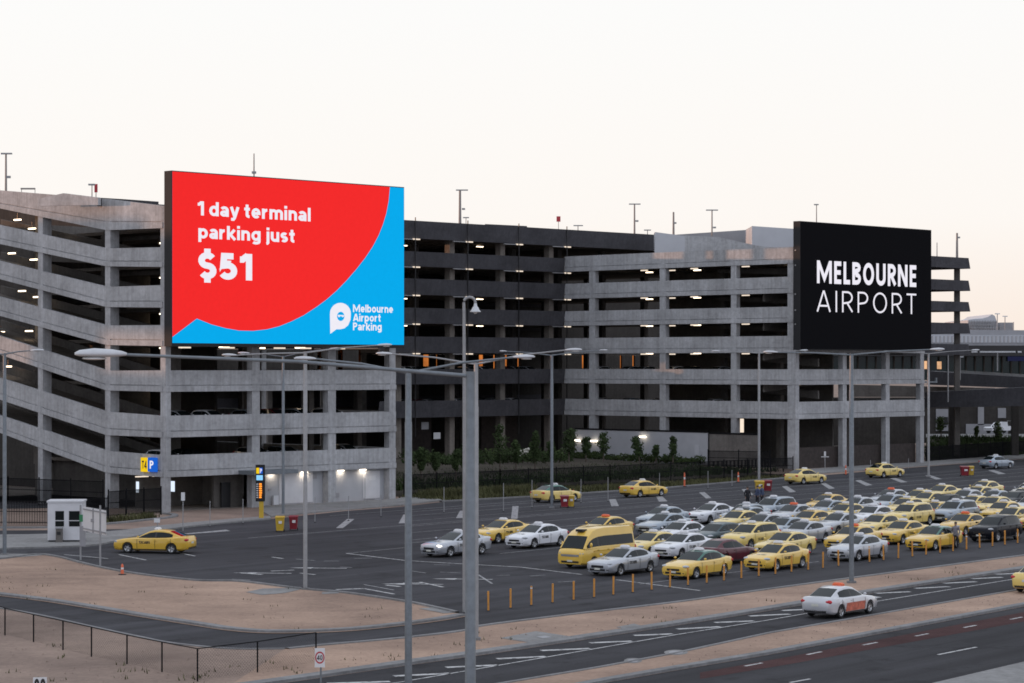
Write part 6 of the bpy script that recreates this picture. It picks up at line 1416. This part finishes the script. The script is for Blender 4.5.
# unseen block added on the left to cut the low sun into patches
blk = empty('sun_blocker', (-176, 240, 0), 'long unseen concrete block added on the left to shape the low sunlight', 'parking garage')
random.seed(21)
MB().box((-176, 240, 7.9), (12, 470, 15.8)).build('blocker_base', 'concrete', blk)
mb = MB(); y = 5
while y < 475:
    L = random.uniform(14, 40); hgt = random.uniform(27.4, 29.8) if y < 275 else random.uniform(29.0, 31.6); mb.box((-176, y+L/2, (19.6+hgt)/2), (12, L-.02, hgt-19.6)); y += L
mb.build('blocker_top', 'concrete', blk)
y = 6
while y < 474:
    wd = random.uniform(2.0, 9); MB().box((-176, y, 17.7), (10, wd, 3.796)).build('pier', 'concrete', blk); y += wd/2+random.uniform(5, 13)  # added piers that break up the strip of sun through the gap
w = bpy.data.worlds.new('World'); scene.world = w; w.use_nodes = True; nt = w.node_tree
for n in list(nt.nodes): nt.nodes.remove(n)
out = nt.nodes.new('ShaderNodeOutputWorld')
sky = nt.nodes.new('ShaderNodeTexSky'); sky.sky_type = 'NISHITA'; sky.sun_disc = False; sky.sun_elevation = SUN_EL; sky.sun_rotation = SUN_AZ; sky.air_density = 1.0; sky.dust_density = 2.0
b1 = nt.nodes.new('ShaderNodeBackground'); nt.links.new(sky.outputs[0], b1.inputs[0]); b1.inputs[1].default_value = .02
# evening dome: pale, cream towards the sunset horizon, bluer overhead and behind
tc = nt.nodes.new('ShaderNodeTexCoord'); sp = nt.nodes.new('ShaderNodeSeparateXYZ'); nt.links.new(tc.outputs['Generated'], sp.inputs[0])
rm = nt.nodes.new('ShaderNodeValToRGB'); nt.links.new(sp.outputs[2], rm.inputs[0]); el = rm.color_ramp.elements
el[0].position = 0.0; el[0].color = (.955, .81, .70, 1); el[1].position = .16; el[1].color = (.955, .955, .955, 1)
e = rm.color_ramp.elements.new(.06); e.color = (.97, .93, .895, 1); e = rm.color_ramp.elements.new(.5); e.color = (.80, .86, .96, 1)
dt = nt.nodes.new('ShaderNodeVectorMath'); dt.operation = 'DOT_PRODUCT'; nt.links.new(tc.outputs['Generated'], dt.inputs[0]); dt.inputs[1].default_value = (-.26, .966, 0)
mr = nt.nodes.new('ShaderNodeMapRange'); nt.links.new(dt.outputs['Value'], mr.inputs[0]); mr.inputs[1].default_value = -.35; mr.inputs[2].default_value = .75; mr.inputs[3].default_value = 0; mr.inputs[4].default_value = 1
mx = nt.nodes.new('ShaderNodeMix'); mx.data_type = 'RGBA'; nt.links.new(mr.outputs[0], mx.inputs[0]); mx.inputs[6].default_value = (.85, .90, 1.05, 1); nt.links.new(rm.outputs[0], mx.inputs[7])
b2 = nt.nodes.new('ShaderNodeBackground'); nt.links.new(mx.outputs[2], b2.inputs[0]); b2.inputs[1].default_value = 1.0
ad = nt.nodes.new('ShaderNodeAddShader'); nt.links.new(b1.outputs[0], ad.inputs[0]); nt.links.new(b2.outputs[0], ad.inputs[1]); nt.links.new(ad.outputs[0], out.inputs[0])
cam = bpy.data.cameras.new('camera'); cam.lens = F*36/1024; cam.sensor_width = 36; cam.shift_y = (HY-341.5)/1024; cam.clip_end = 20000; cam.clip_start = .5
co = bpy.data.objects.new('camera', cam); COL.objects.link(co); co.location = (0, 0, H); co.rotation_euler = (R(90), 0, 0); scene.camera = co
vs_ = scene.view_settings; vs_.view_transform = 'Standard'; vs_.look = 'None'; vs_.exposure = 0; vs_.gamma = 1
scene.cycles.max_bounces = 6; scene.cycles.diffuse_bounces = 3; scene.cycles.glossy_bounces = 3; scene.cycles.use_denoising = True
scene.render.filter_size = 1.6
scene.cycles.filter_width = 1.7
